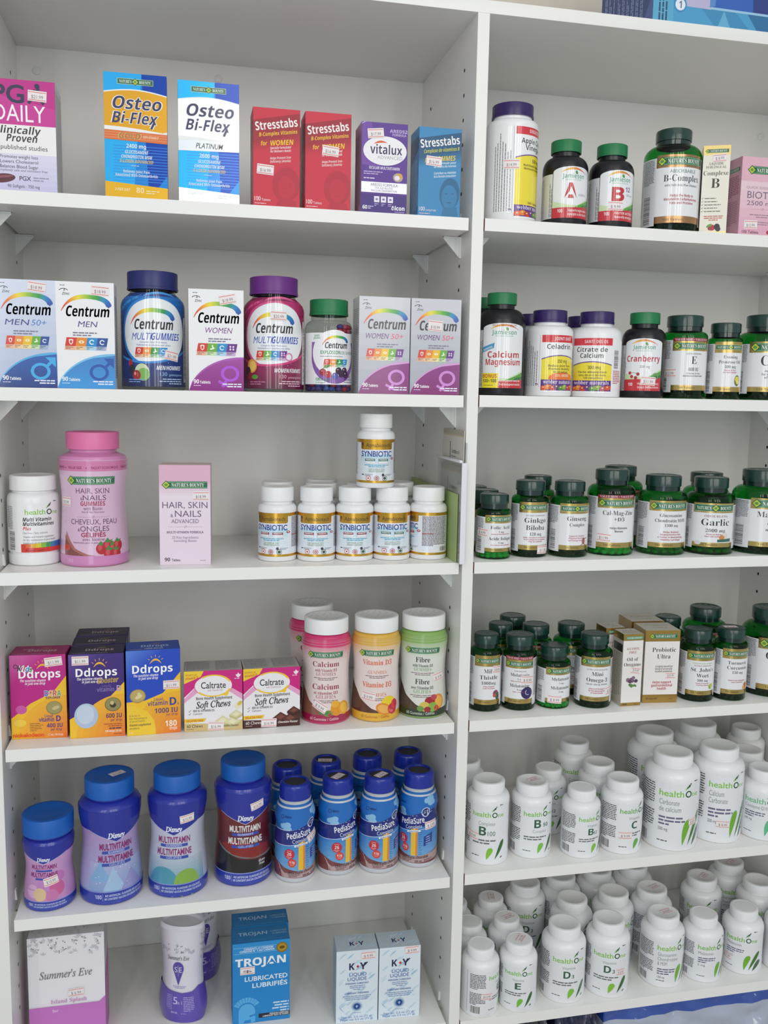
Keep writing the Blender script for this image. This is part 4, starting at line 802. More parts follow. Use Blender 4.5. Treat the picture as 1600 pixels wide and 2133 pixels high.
# ---- fifth shelf: children's multivitamin jars and drink bottles
def kids_jar(key, R, H, cr, ch, c_mid, title, tw, extra, small=False):
    zt = H-ch-3; a = Art(); hw = R*math.pi*.99; k = H/168.
    bl = '#24309c'
    if isinstance(c_mid, tuple): a.grad(-hw, 20*k, hw, 118*k, *c_mid, n=10)
    else: a.rect(-hw, 20*k, hw, 118*k, c_mid)
    extra(a, k)
    a.poly([(-hw, zt*.93), (hw, zt*.93), (hw, 108*k), (R, 104*k), (0, 88*k), (-R, 104*k), (-hw, 108*k)], bl); a.ribbon([(-R, 104*k), (-R*.4, 94*k), (0, 87.6*k)], lambda t: .9, lambda t: lin('#b8b4d4')); a.ribbon([(0, 87.6*k), (R*.4, 94*k), (R, 104*k)], lambda t: .9, lambda t: lin('#b8b4d4'))
    a.T('Disney', 0, 93*k, 7.4*k, '#eef0fa', w=25*k, st='si', off=.035)
    if R > 36:
        a.T('MULTIVITAMIN', 0, 77*k, 8.6*k, title, w=50*k, st='', off=.03); a.rect(-21*k, 71.4*k, 21*k, 75.4*k, '#3a4fae'); a.T('GUMMIES', 0, 72*k, 2.9*k, '#c8d0f0', w=24*k, st='b')
        a.T('MULTIVITAMINE', 0, 60.4*k, 8.6*k, title, w=53*k, st='', off=.03); a.rect(-21*k, 54.8*k, 21*k, 58.8*k, '#3a4fae'); a.T('GÉLIFIÉS', 0, 55.4*k, 2.9*k, '#c8d0f0', w=22*k)
    else:
        a.T('MULTIVITAMIN', 0, 78*k, 8*k, title, w=37, off=.03); a.rect(-16*k, 73*k, 16*k, 76.4*k, '#3a4fae'); a.T('MULTIVITAMINE', 0, 63.6*k, 8*k, title, w=40, off=.03); a.rect(-16*k, 58.6*k, 16*k, 62*k, '#3a4fae')
    a.rect(-hw, 3, hw, 20*k, '#2c3ea6'); a.rect(-hw, 19*k, hw, 20.4*k, '#8a98d8'); a.rect(-hw, 3, hw, 5, '#5a6cc4')
    a.T('180', -26*k, 10*k, 5.4*k, '#c8d0f0', w=9*k, st='b'); a.line(-20*k, 7*k, -20*k, 17*k, .3, '#c8d0f0'); a.T('NO ARTIFICIAL FLAVOURS OR COLOURS', 10*k, 13*k, 3*k, '#d0d8f4', w=54*k, st='bi'); a.T('NE CONTIENT AUCUN COLORANT NI SAVEUR', 11*k, 8.4*k, 3*k, '#d0d8f4', w=58*k, st='bi')
    bottle_proto(key, R, H, cr, ch, pm('jar_blue', '#2430a0', .28, coat=.4), pm('cap_blue', '#1a62bc', .4), a, prof=gummy_prof(R, zt, cr-3, .885, .985), sv=4, ribs=80)
    rl = Art()
    for q in range(12): rl.line(-cr*.5+q*cr*.09, -4+(q % 3)*3, -cr*.5+q*cr*.09+1.4, 2+(q % 3)*2.5, .9, '#1f58a8')
    PROTO[key]['parts'].append(('cap_relief', rl.build(key+'_relief', topm(H-.35), 'printed_board', base=.05), 'cap'))
def x_pink(a, k):
    for (x, y, r, c) in ((-18, 30, 12, '#dcb0d8'), (2, 36, 16, '#c88ac8'), (20, 34, 14, '#d0649e'), (-6, 26, 12, '#e2c49a'), (12, 24, 11, '#cf7cb4'), (26, 50, 9, '#c478bc')): a.ell(x*k*1.2, y*k*1.25, r*k, r*k, c)
def x_ice(a, k):
    a.grad(-40*k, 20*k, 44*k, 60*k, '#8aa6d4', '#b0b4dc', 8); a.poly([(-40*k, 34*k), (-24*k, 62*k), (-8*k, 34*k)], '#86b0dc'); a.poly([(-20*k, 20*k), (-6*k, 54*k), (12*k, 20*k)], '#a4c4e6'); a.poly([(4*k, 20*k), (20*k, 48*k), (40*k, 20*k)], '#9a9ad0')
    for i in range(26): a.ell(rnd.uniform(-34, 38)*k, rnd.uniform(24, 100)*k, .7, .7, '#e8f0fa', 6)
def x_grey(a, k):
    a.grad(-42*k, 20*k, 46*k, 56*k, '#6fa6b8', '#b9c6d4', 8); a.ell(-16*k, 20*k, 22*k, 24*k, '#4f9ab4'); a.ell(18*k, 20*k, 18*k, 20*k, '#8ab44c'); a.rect(-42*k, 12*k, 46*k, 20*k, '#2c3ea6')
def x_road(a, k):
    a.grad(-46*k, 56*k, 46*k, 112*k, '#5a1a22', '#7a2a2c', 6); a.poly([(-46*k, 20*k), (46*k, 20*k), (46*k, 40*k), (20*k, 36*k), (-10*k, 40*k), (-46*k, 56*k)], '#1c1c20'); a.ribbon([(-46*k, 58*k), (-8*k, 34*k), (46*k, 42*k)], lambda t: 2.2, lambda t: lin('#77777a'))
    a.poly([(-40*k, 58*k), (-20*k, 66*k), (10*k, 60*k), (40*k, 54*k), (40*k, 42*k), (10*k, 40*k), (-20*k, 46*k)], '#8a2420')
    a.T('Gluten', 24*k, 32*k, 3.4*k, '#e0e0e0', w=11*k, st='bi'); a.T('Free', 24*k, 27.6*k, 3.4*k, '#e0e0e0', w=9*k, st='bi')
kids_jar('kids_pink', 33.5, 125.5, 33, 24, ('#c98ec4', '#c9a0d0'), '#8a2470', 1, x_pink)
kids_jar('kids_ice', 41.6, 168, 32.6, 24, ('#a6b2dc', '#b48ec0'), '#8e2472', 1, x_ice)
kids_jar('kids_grey', 40.8, 169.5, 32, 23, ('#c4ccdc', '#c6c8da'), '#8e2472', 1, x_grey)
kids_jar('kids_road', 41, 172.5, 31.4, 23, ('#5a1c22', '#6a2428'), '#e6e2e4', 1, x_road)
def drink(key):
    R, H = 29.2, 141; a = Art(); hw = R*1.95
    a.grad(-hw, 8, hw, 66, '#7ab4e0', '#2f7fca', 8); a.rect(-hw, 66, hw, 114, '#1d6fc4')
    a.rect(-hw-6, 8, -hw, 114, '#c2c4ca'); a.rect(hw, 8, hw+8, 112, '#c2c4ca'); a.G(hw+1, 104, 6, 40, 2.2, '#8a8c92')
    for x, y in ((-21, 84), (28, 104)):
        for dx, dy, r in ((0, 0, 5), (5, 2, 5), (-5, -1, 4), (2, -4, 5.4), (7, -4, 4)): a.ell(x+dx, y+dy, r, r*.9, '#8fc4ea', 16)
    a.poly([(-hw, 8), (-hw, 36), (-30, 28), (-20, 23), (0, 18), (26, 22), (hw, 30), (hw, 8)], '#7a3e3e'); a.poly([(-22, 8), (-24, 14), (-30, 22), (-20, 15), (0, 18), (20, 21), (hw, 27), (hw, 14), (10, 9)], '#b89a9a'); a.ribbon([(-32, 27), (-25, 20), (-24, 8)], lambda t: .8, lambda t: lin('#d8c4c4'))
    a.rect(-8+8, 20, 10, 62, '#eec03a'); a.rect(7, 20, 10, 62, '#e08a2c')
    for k in range(12): a.line(11.5, 22+k*3.4, 15.5 if k % 2 else 17, 22+k*3.4, .6, '#2a5aa4')
    a.poly([(-hw, 78), (-22, 77), (0, 80), (22, 87), (hw, 92), (hw, 68), (22, 66), (0, 60), (-22, 56), (-hw, 56)], '#1c2a80'); a.ribbon([(-hw, 78), (2, 74), (hw, 92)], lambda t: .9, lambda t: lin('#c8d4f0')); a.ribbon([(-hw, 56), (2, 54), (hw, 69)], lambda t: .9, lambda t: lin('#c8d4f0'))
    a.T('PediaSure', 2, 68.4, 8.2, '#f4f6fc', w=37, st='b', rot=8); a.T('Complete', 4, 61.4, 5.6, '#dfe6f6', w=25, rot=8); a.quad([(-6, 57.4), (14, 60), (14, 57), (-6, 54.4)], '#e8ecf6'); a.T('Grow & Gain', 4, 56, 1.8, '#1c2a80', w=15, st='b', rot=7)
    a.ell(-13, 44, 7.4, 7.6, '#c8283a'); a.T('26', -13, 42, 4.6, '#f4e0e0', w=6.4, st='b'); a.G(-13, 48.4, 9, 1, 1.8, '#f0c0c0', al='c'); a.G(-13, 39.6, 10, 2, 1.8, '#f0c0c0', al='c'); a.ell(-9, 31, 6, 6.2, '#d8483a'); a.T('9.3g', -9, 30.6, 3.2, '#f4e0e0', w=7, st='b'); a.G(-9, 28, 7, 1, 1.8, '#f0c0c0', al='c')
    a.poly([(19, 34), (33, 40), (33, 54), (19, 49)], '#1f3f94')
    for i in range(4): a.G(26, 48-i*3.4, 9, 1, 2.4, '#c0d0f0', al='c', rot=12, seed=i)
    a.ell(22, 86, 7, 7.6, '#d4def4', 24); a.ell(22, 86, 5.8, 6.4, '#1c2a70', 24); a.T('#1', 22, 84, 5.6, '#e8eefa', w=7, st='b'); a.ring(-24, 98, 2.2, 2.8, '#123a78', 14); a.T('Abbott', -15, 97, 3, '#123a78', w=10, st='b')
    a.T('chocolate-chocolat', 6, 15, 4.4, '#4a2226', w=42, st='b', rot=4); a.G(-14, 11.6, 18, 2, 2, '#6a4a4c', rot=4); a.T('235 mL', 12, 10, 2.8, '#3a2224', w=11, st='b', rot=4); a.G(20, 13, 16, 2, 2, '#6a4a4c', rot=4)
    p = [(0, 0), (25, 0), (27.6, 1.6)]+spline([(28.6, 5), (29, 20), (29, 62), (28.4, 72), (26.6, 80), (27.4, 87), (28.6, 93), (28, 101), (25.4, 109), (22.4, 113.4), (20.8, 115.6)], 4)+[(22.8, 116.6), (22.8, 118), (20.6, 118.6), (20.6, 124)]
    cp = [(21.4, 118.8), (22.4, 119), (22.6, 122), (22.2, 134)]+spline([(22.2, 134), (21.6, 138), (19.6, 140.4), (17.4, 141), (15.8, 140.6)], 4)+[(15.4, 138.4), (0, 138.4)]
    cap = lathe(key+'_cap', cp, pm('cap_royal', '#1b2f9c', .28, coat=.3), N=72); foil = lathe(key+'_foil', [(15.2, 138.5), (0, 138.6)], pm('seal_grey', '#3f4042', .45, metal=.3), N=40)
    bottle_proto(key, R, H, 22, 22, pm('drink_white', '#c9ccd2', .3), None, a, prof=p, sv=4, capparts=[('cap', cap, None), ('cap_inset', foil, 'cap')])
    PROTO[key]['top'] = 138.7
drink('drink')

# ---- bottom shelf of the left bay
def flora(a, x0, x1, y0, y1, n, seed, cx='#c9cad2', dots=True):
    r = random.Random(seed)
    for i in range(n):
        x, y = r.uniform(x0, x1), r.uniform(y0, y1); an = r.uniform(0, 3.1)
        for k in range(3): a.ell(x+2*math.cos(an+k), y+2*math.sin(an+k), 2.6, .8, cx, 10, an+k)
    if dots:
        for i in range(n): a.ell(r.uniform(x0+1, x1-1), r.uniform(y0, y1), .7, .7, '#55555c', 10)
def se_box():
    W, H = 102, 163; a = Art(); a.rect(-W/2, 0, W/2, H, '#eceaf0'); flora(a, -W/2+4, W/2-4, H-28, H-3, 34, 5)
    a.T("Summer's Eve", -1, H-62, 11, '#77777c', w=70, st='si', off=.006); a.T('Island Splash', 2, H-100, 6, '#cf9ac8', w=48, st='s', rot=0); a.rect(-W/2, 0, W/2, H-104, '#c977c6'); a.T('for', -16, H-113, 4.6, '#efd0ee', w=8, st='s')
    a.poly([(W/2-8, H-104), (W/2, H-104), (W/2, H-96)], '#c977c6')
    s = Art(); s.rect(-26, 0, 26, H, '#cfcdd0'); s.poly([(-26, 0), (26, 0), (26, H-40), (-26, H-72)], '#c46ab0'); s.G(-20, H-82, 38, 18, 3, '#e0b0d8'); s.G(-20, H-12, 38, 8, 3, '#a8a6aa')
    tp = Art(); tp.rect(-W/2+.6, .6, W/2-.6, 51, '#d0cfd2'); flora(tp, -W/2+4, W/2-4, 3, 49, 22, 6)
    box_proto('se_box', W, 52, H, '#cfcdd0', a, sideart=s, topart=tp)
se_box()
def se_bottle():
    R, H, sy = 34.4, 153, .62; a = Art(); hw = R*math.pi*.98
    a.rect(-hw, 52, hw, 146, '#e2e0ea'); flora(a, -34, 34, 112, 124, 14, 9, '#bdbec8'); flora(a, 40, 90, 100, 140, 26, 11, '#bdbec8')
    a.poly([(-hw, 60), (-34, 60), (-16, 54), (6, 51), (22, 53), (34, 60), (hw, 60), (hw, 3), (-hw, 3)], '#5f4bb0'); a.T("Summer's Eve", 0, 101, 6.4, '#5a5a60', w=36, st='si', off=.006)
    a.ell(0, 88, 9, 10, '#5a48a4'); a.poly([(-8.7, 86), (8.7, 86), (0, 62)], '#5a48a4'); a.T('S', -3.6, 82, 8.4, '#e0dcf0', w=4.6); a.T('E', 3.8, 82, 8.4, '#e0dcf0', w=4.4); a.line(0, 76, 0, 93, .4, '#e0dcf0')
    a.G(2, 60, 24, 2, 2.4, '#a8a0cc', al='c'); a.T('5', -4, 34, 11, '#d4cdf0', w=6.4); a.T('in 1', 2, 34, 5.4, '#d4cdf0', w=7); a.G(8, 44, 16, 9, 2.6, '#b4a8e0'); a.G(-9, 46, 9, 9, 2.6, '#a498d8', al='r'); a.T('354 mL', -6, 19, 3, '#d4cdf0', w=10, st='b'); a.G(4, 19, 10, 1, 2, '#b4a8e0')
    p = [(0, 0), (24, 0), (28, 1.5)]+spline([(31, 6), (34.4, 24), (34, 40), (31.4, 56), (29.6, 76), (30, 98), (31.6, 118), (33, 136), (33.4, 147)], 5)+[(32.6, 151), (31, 153), (29.6, 152.6), (27, 149), (0, 149)]
    bottle_proto('se_bottle', R, H, 30, 6, pm('wash_bottle', '#dcdae4', .35), None, a, prof=p, sv=4, sy=sy)
se_bottle()
def trojan():
    W, H = 83, 126; a = Art(); a.rect(-W/2, 0, W/2, H, '#1f86cc'); a.rect(-W/2, 98, W/2, H, '#2a90d4'); a.line(-W/2+2, 119, 22, 119, .4, '#b0d4ee'); a.line(-W/2+2, 110, 22, 110, .4, '#b0d4ee')
    a.T("CANADA'S #1 CONDOM", -4, 115, 3, '#e4f0fa', w=42, st='b'); a.T('CONDOM N° 1 AU CANADA', -6, 111.4, 3, '#e4f0fa', w=50, st='b'); a.ell(30, 114, 8.4, 8, 'm#b08a2c', 24); a.ell(30, 114, 6.6, 6.2, 'm#d8b450', 24); a.ell(30, 114, 4, 2.4, 'm#8a6a1e', 16)
    a.T('TROJAN', -1, 90, 11.5, '#f2f6fa', w=73, st='b', off=.012); a.T('LUBRICATED', 38, 66, 7, '#e8f2fa', w=62, al='r', off=.016); a.T('LUBRIFIÉS', 38, 55, 7, '#e8f2fa', w=51, al='r', off=.016)
    # crested helmet emblem
    hc = '#58aee4'
    for k in range(9):
        t0 = math.radians(30+k*14); t1 = math.radians(42+k*14); cx, cy = -21, 20
        a.poly([(cx+13*math.cos(t0), cy+13*math.sin(t0)), (cx+21*math.cos(t0), cy+21*math.sin(t0)), (cx+21*math.cos(t1), cy+21*math.sin(t1)), (cx+13*math.cos(t1), cy+13*math.sin(t1))], hc)
    a.ell(-21, 18, 12, 13, hc); a.poly([(-33, 18), (-9, 18), (-9, 2), (-15, -0), (-16, 10), (-22, 10), (-26, 0), (-33, 0)], hc); a.poly([(-18, 12), (-9, 14), (-9, 11), (-17, 9)], '#1f86cc')
    a.G(40, 27, 26, 4, 4.4, '#c8e2f6', al='r', t=.5); a.rect(-4, 6.4, W/2, 13, '#20242a'); a.T('PREMIUM LUBRICANT', 26, 10, 2.4, '#e8e8e8', w=28, st='b'); a.T('LUBRIFIANT HAUT DE GAMME', 21, 7.2, 2.4, '#e8e8e8', w=38, st='b')
    tp = Art(); tp.rect(-W/2+.6, .5, W/2-.6, 38, '#2478b4'); tp.T('TROJAN', -11, 18, 8, '#b4cce0', w=42, off=.012); tp.T('LUBRICATED', 27, 22, 3.4, '#a8c4dc', w=24); tp.T('LUBRIFIÉS', 28, 16, 3.4, '#a8c4dc', w=21); tp.line(-36, 5, 36, 5, .4, '#6aa6d0')
    box_proto('trojan', W, 39, H, '#1a6eae', a, top='#2478b4', topart=tp)
trojan()
def ky():
    W, H = 61.6, 113; a = Art(); a.rect(-W/2, 0, W/2, H, '#dfeaf2'); r = random.Random(4)
    def marble(a, H0, H1, n, W=W):
        for i in range(n):
            x, y = r.uniform(-W/2+6, W/2-6), r.uniform(H0+5, H1-5); L = r.uniform(4, 9); c = r.choice(('#c4dcea', '#b9d4e6', '#cfe2ee', '#a9c8e0'))
            dx = r.uniform(-5, 5); a.ribbon([(max(-W/2, x-L*.6), max(H0, y-L*.5)), (x+dx*.4, y), (min(W/2, x+L*.6), min(H1, y+L*.5))], lambda t: .3+1.8*math.sin(math.pi*t), lambda t, c=c: lin(c))
    marble(a, 0, H, 46)
    a.poly([(-26, 26), (-18, 16), (-10, 10), (-16, 14), (-24, 22)], '#8aaedc'); a.poly([(-28, 8), (-20, 4), (-12, 10), (-20, 7)], '#9abce2')
    a.T('K', -8, 83, 10.5, '#222a52', w=8, st='b'); a.T('Y', 8.4, 83, 10.5, '#222a52', w=9.6, st='b'); a.line(9, 88, 15, 94, 1.6, '#222a52'); a.poly([(-1.6, 88), (.6, 85.6), (2.8, 88), (.6, 90.4)], '#cf3440')
    a.T('LIQUID', 1, 73, 5.4, '#4a66ac', w=25); a.T('LIQUIDE', 0, 66, 5.4, '#4a66ac', w=28); a.T('PERSONAL LUBRICANT', 0, 60.4, 2.4, '#5a6ea8', w=34, st='b'); a.G(0, 57, 26, 3, 2.8, '#8a9cc4', al='c')
    a.T('LUBRIFIANT PERSONNEL', 0, 45, 2.4, '#5a6ea8', w=36, st='b'); a.G(0, 41, 50, 3, 2.8, '#8a9cc4', al='c', seed=2); a.ell(0, 25, 8.4, 7.8, '#c4d4e0', 26); a.ell(0, 25, 7, 6.4, '#8aa2c0', 26); a.ell(0, 25, 5, 4.8, '#1f4a90', 22); a.line(0, 22.6, 0, 27, 1, '#c8dcf0'); a.line(-2, 25.4, 2, 25.4, .8, '#c8dcf0'); a.G(0, 14.6, 16, 1, 1.8, '#9ab0cc', al='c')
    a.T('Net wt. 2.5 oz (71 g)', 0, 7.4, 3, '#6a84b8', w=45); a.T('Poids net 2.5 oz (71 g)', 0, 3.2, 3, '#6a84b8', w=48)
    tp = Art(); tp.rect(-W/2+.5, .5, W/2-.5, 39.5, '#bccad2'); marble(tp, 1, 39, 20)
    tp.T('K', -6, 12, 9, '#222a52', w=7, st='b'); tp.T('Y', 7.4, 12, 9, '#222a52', w=8, st='b'); tp.poly([(-1.4, 16), (.4, 14), (2.2, 16), (.4, 18)], '#cf3440')
    s = Art(); s.rect(-20, 0, 20, H, '#b4c6d2'); s.G(-16, H-10, 32, 34, 2.8, '#93a8bc')
    box_proto('ky', W, 40, H, '#b4c6d2', a, top='#bccad2', topart=tp, sideart=s)
ky()

# ---- right bay: purple-capped white bottles
def veg(a, x, y, w_):
    cs = ['#d8542a', '#e88a2c', '#c83a2c', '#6a3a7a', '#4a8a3c', '#8ab43c', '#a83a5a']
    n = 8
    for i in range(n): a.ell(x-w_/2+w_*(i+.5)/n, y+(i % 2)*1.4, w_/n*.75, 3.6, cs[i % 7], 14); a.ell(x-w_/2+w_*(i+.4)/n, y+1+(i % 2)*1.4, w_/n*.2, 1, '#f4d0a0', 8)
def webber(key, R, H, cr, red, l1, l2, mg, sub, pw, orange=False):
    ch = 17; zs = H-ch-4-(R-cr+2)*.95; top = zs-4; a = Art(); hw = R*math.pi*.97; k = top/(96 if H > 140 else 72.)
    a.rect(-hw, 12, hw, top, '#f2f2f3'); p = pw/2
    a.rect(-p, top-10, p, top, '#d62f3c'); a.T(red, p*.2, top-7, 4.2, '#f6dede', w=p*1.1, st='b')
    big = H > 140
    y = top-(21 if big else 19)
    a.T(l1, 0, y, 6.4, '#1c1c22', w=p*1.5 if len(l1) > 8 else p*1.45, st='b', off=-.006)
    if l2: a.T(l2, 0, y-8.4, 6.4, '#1c1c22', w=p*1.1, st='b', off=-.006)
    yt = y-(12 if l2 else 4.6)
    if not l2: yt = y-7
    a.rect(-p, 23, p, yt-2, '#f4e23c'); a.rect(-p, 23, p, 30, '#f2dc34'); a.ribbon([(-p, yt-7), (0, yt+3), (p, yt-6)], lambda t: 1.6, lambda t: lin('#5a3a8a')); a.poly([(-p, yt-1), (-p, yt-7), (-p*.5, yt-3.4), (0, yt-2), (p*.5, yt-3), (p, yt-6), (p, yt-1)], '#f2f2f3'); a.ribbon([(-p, yt-7), (0, yt+3), (p, yt-6)], lambda t: 1.4, lambda t: lin('#6a4a92'))
    a.T(mg, p*.15, yt-12, 4.6, '#3a3022', w=p*.6, st='b', off=-.01); a.T(sub[0], p*.05, yt-17.4, 3, '#4a4030', w=p*1.35, st='b'); a.T(sub[1], p*.05, yt-21.6, 2.8, '#4a4030', w=p*1.3, st='b')
    if orange: a.ell(p*.2, 25, p*.8, 8, '#ee7a2c', 24); a.T('33% MORE', p*.2, 27, 3.4, '#f8e0c0', w=p*.9, st='b')
    a.T(sub[2], p*.1, 25 if not orange else 32, 2.8, '#4a4030', w=p*.9, st='b')
    a.rect(-p, 8, p, 23, '#5a2f86'); a.T('webber naturals', 0, 17.4, 5.6, '#efe6f4', w=p*1.75, st='s', off=-.006); veg(a, 0, 11.4, p*1.9); a.rect(-p, 5.6, p, 8, '#f2f2f3')
    for j in range(7): a.G(-p-6-j*3.6, 14, top-20, 1, 2, '#55555c', rot=90, seed=j)
    a.bars(p+4, 40, 9, 26, True); a.G(p+3, 36, 16, 8, 2.4, '#c04a50', seed=5); a.line(-p-2.6, 12, -p-2.6, top, .3, '#9a90a0'); a.T('J', -p-4.6, 16, 3.6, '#6a2f8a', w=2.4, rot=90)
    bottle_proto(key, R, H, cr, ch, 'white_plastic', pm('cap_purple', '#33205e', .32), a, nh=4, ribs=66, lip=True)
webber('vinegar', 35.7, 157.5, 28.4, 'DIGESTION', 'Apple Cider', 'Vinegar', '500 mg', ('Nutritional Supplement', 'Maintenance of Good Health', '240 Capsules'), 62)
webber('celadrin', 33, 119, 24.3, 'JOINT EASE', 'Celadrin', '', '350 mg', ('Reduce Joint Pain', 'Promote Mobility', '60 120 Softgels'), 52, True)
webber('citrate', 36, 119.5, 24.4, 'SANTÉ DES OS', 'Citrate de', 'Calcium', '300 mg', ('Forte absorption', 'Santé des os et des dents', '120 comprimés'), 60)
# ---- black bottles with green caps
def jamieson(key, R, H, cr, title, tc, num, foot, top=None, bonus=False, sub=None):
    ch = 16; nh = 6; sh = (R-cr+2.5)*1.35; zs = H-ch-nh-sh; a = Art(); p = R*.93
    a.rect(-R*2.3, 10, -p-.8, zs-8, '#dfe0e2'); a.G(-R*1.95, zs-14, R*.5, 26, 2.1, '#77787c'); a.T('Gélules', -p-8, 22, 3, '#55565a', w=9, rot=90, al='l') if False else a.G(-p-4, 12, zs-26, 3, 2.6, '#6a6b70', rot=90)
    P = [(-p, 10), (p, 10), (p, zs-6)]+[(p*math.cos(math.radians(d)), zs-6+7*math.sin(math.radians(d))) for d in range(15, 180, 15)]+[(-p, zs-6)]
    a.poly(P, '#eceef0'); yl = zs-13
    a.ribbon([(-p*.62, yl+6), (0, yl+17), (p*.68, yl+5)], lambda t: .4+2.6*math.sin(math.pi*min(1, t*1.05+.02)), lambda t: tuple(q*(1-t)+r_*t for q, r_ in zip(lin('#f4c43c'), lin('#c8342c'))))
    a.T('Jamieson', 0, yl-1.4, 6, '#3f9a78', w=p*1.12, st='b', off=-.012); a.ell(p*.12, yl+6.2, 1.8, 2.6, '#4a9a4a', 12, .5); a.T('NATURAL SOURCES', 0, yl-4.4, 1.9, '#7ab49c', w=p*.8)
    k = zs/76.
    yg = 32*k if not bonus else 28
    a.poly([(-p, yg), (-p*.3, yg-5), (p*.2, yg-5), (p, yg+7), (p, 10), (-p, 10)], '#cfe2b4'); a.poly([(p*.1, yg-7), (p*.6, yg-1), (p, yg+4), (p, 12), (-p*.1, 12)], '#5aa43c'); a.poly([(p*.2, yg-11), (p*.6, yg-4), (p, yg-2), (p, 12), (0, 12)], '#2f7a34')
    a.rect(-p, 10, p, yg-9, '#c92a38'); a.poly([(-p, yg-9), (p, yg-9), (p, yg-6), (p*.2, yg-8)], '#c92a38')
    if isinstance(title[0], str):
        t = title[0]
        if num: a.T(t, -3, 36*k, 18*k, tc, w=18, st='b', off=.008); a.T(num, 12, 49*k, 6, '#6a3a92', w=8, st='b'); a.T('1200 mcg', 14.5, 43*k, 2.8, '#9a9aa2', w=11)
        else: a.T(t, -4, 36*k, 19*k, tc, w=18, st='b', off=.012); a.T('10,000 IU', 14, 39*k, 3, '#9aa0a4', w=13)
    else:
        for i, (t, wd) in enumerate(title): a.T(t, 0, (51 if bonus else 47*k)-i*10, 8.2, tc, w=wd, st='b')
    if sub: a.T(sub, 2, 39*k, 3.6, '#66686c', w=14)
    a.T(foot[0], -p*.62, 17 if not bonus else 19, 4.4, '#f6e6e4', w=7, st='b'); a.T(foot[1], p*.3, 18.6, 3, '#f6e0de', w=p*1.1, st='b'); a.T(foot[2], p*.3, 13.6, 3, '#f6e0de', w=p*1.1, st='b')
    if top: a.T(top, 0, zs-3.4, 2.8, '#b04a4a', w=p*1.1)
    if bonus:
        a.rect(-p-.2, 10, -p*.22, 30, '#f4e22c'); a.T('BONUS', -p*.62, 23.6, 5, '#c0322c', w=p*.68, st='b'); a.T('100+100', -p*.62, 17.4, 4.4, '#2a2a2e', w=p*.66, st='b'); a.G(-p*.9, 13, p*.6, 1, 2, '#7a6a2a')
        a.quad([(-p, 58), (-p*.45, 64), (-p*.42, 71), (-p, 65)], '#3a9ac4'); a.T('IMPROVED', -p*.72, 62, 2.8, '#dff0f8', w=p*.46, st='b', rot=20)
    if title[0][0] == 'Cranberry':
        for x, y in ((-16, 30), (-10, 28.4), (-19, 35), (-7, 33.5)): a.ell(x, y, 2.4, 2.4, '#b8283a', 12)
        a.line(-20, 36, -6, 34.5, .5, '#5a7a3a'); a.ring(18, 30.5, 3.6, 5, '#8a9a90', 18)
    bottle_proto(key, R, H, cr, ch, pm('black_plastic', '#17151a', .3), pm('cap_green', '#1c7a48', .4), a, nh=nh, sh=sh, nr=cr-2.5, ribs=56, lip=False, e=1.5)
jamieson('vit_a', 31.2, 116, 20.8, ['A'], '#c22a34', '', ('100', 'Supports night vision,', 'eyesight & skin health'))
jamieson('vit_b12', 31.2, 115.5, 20.9, ['B'], '#c22a34', '12', ('100', 'FASTER ACTING', 'Naturally energizes'))
jamieson('calcium_magnesium', 33.7, 140, 20.3, [('Calcium', 46), ('Magnesium', 52)], '#c02a36', '', ('', 'Helps to prevent bone loss', 'Osteoporosis'), top='SMALLER & EASIER TO SWALLOW', bonus=True)
jamieson('cranberry', 30.7, 121, 21.1, [('Cranberry', 50)], '#c02440', '', ('100', 'Helps prevent urinary', 'tract infections'), sub='250 mg')

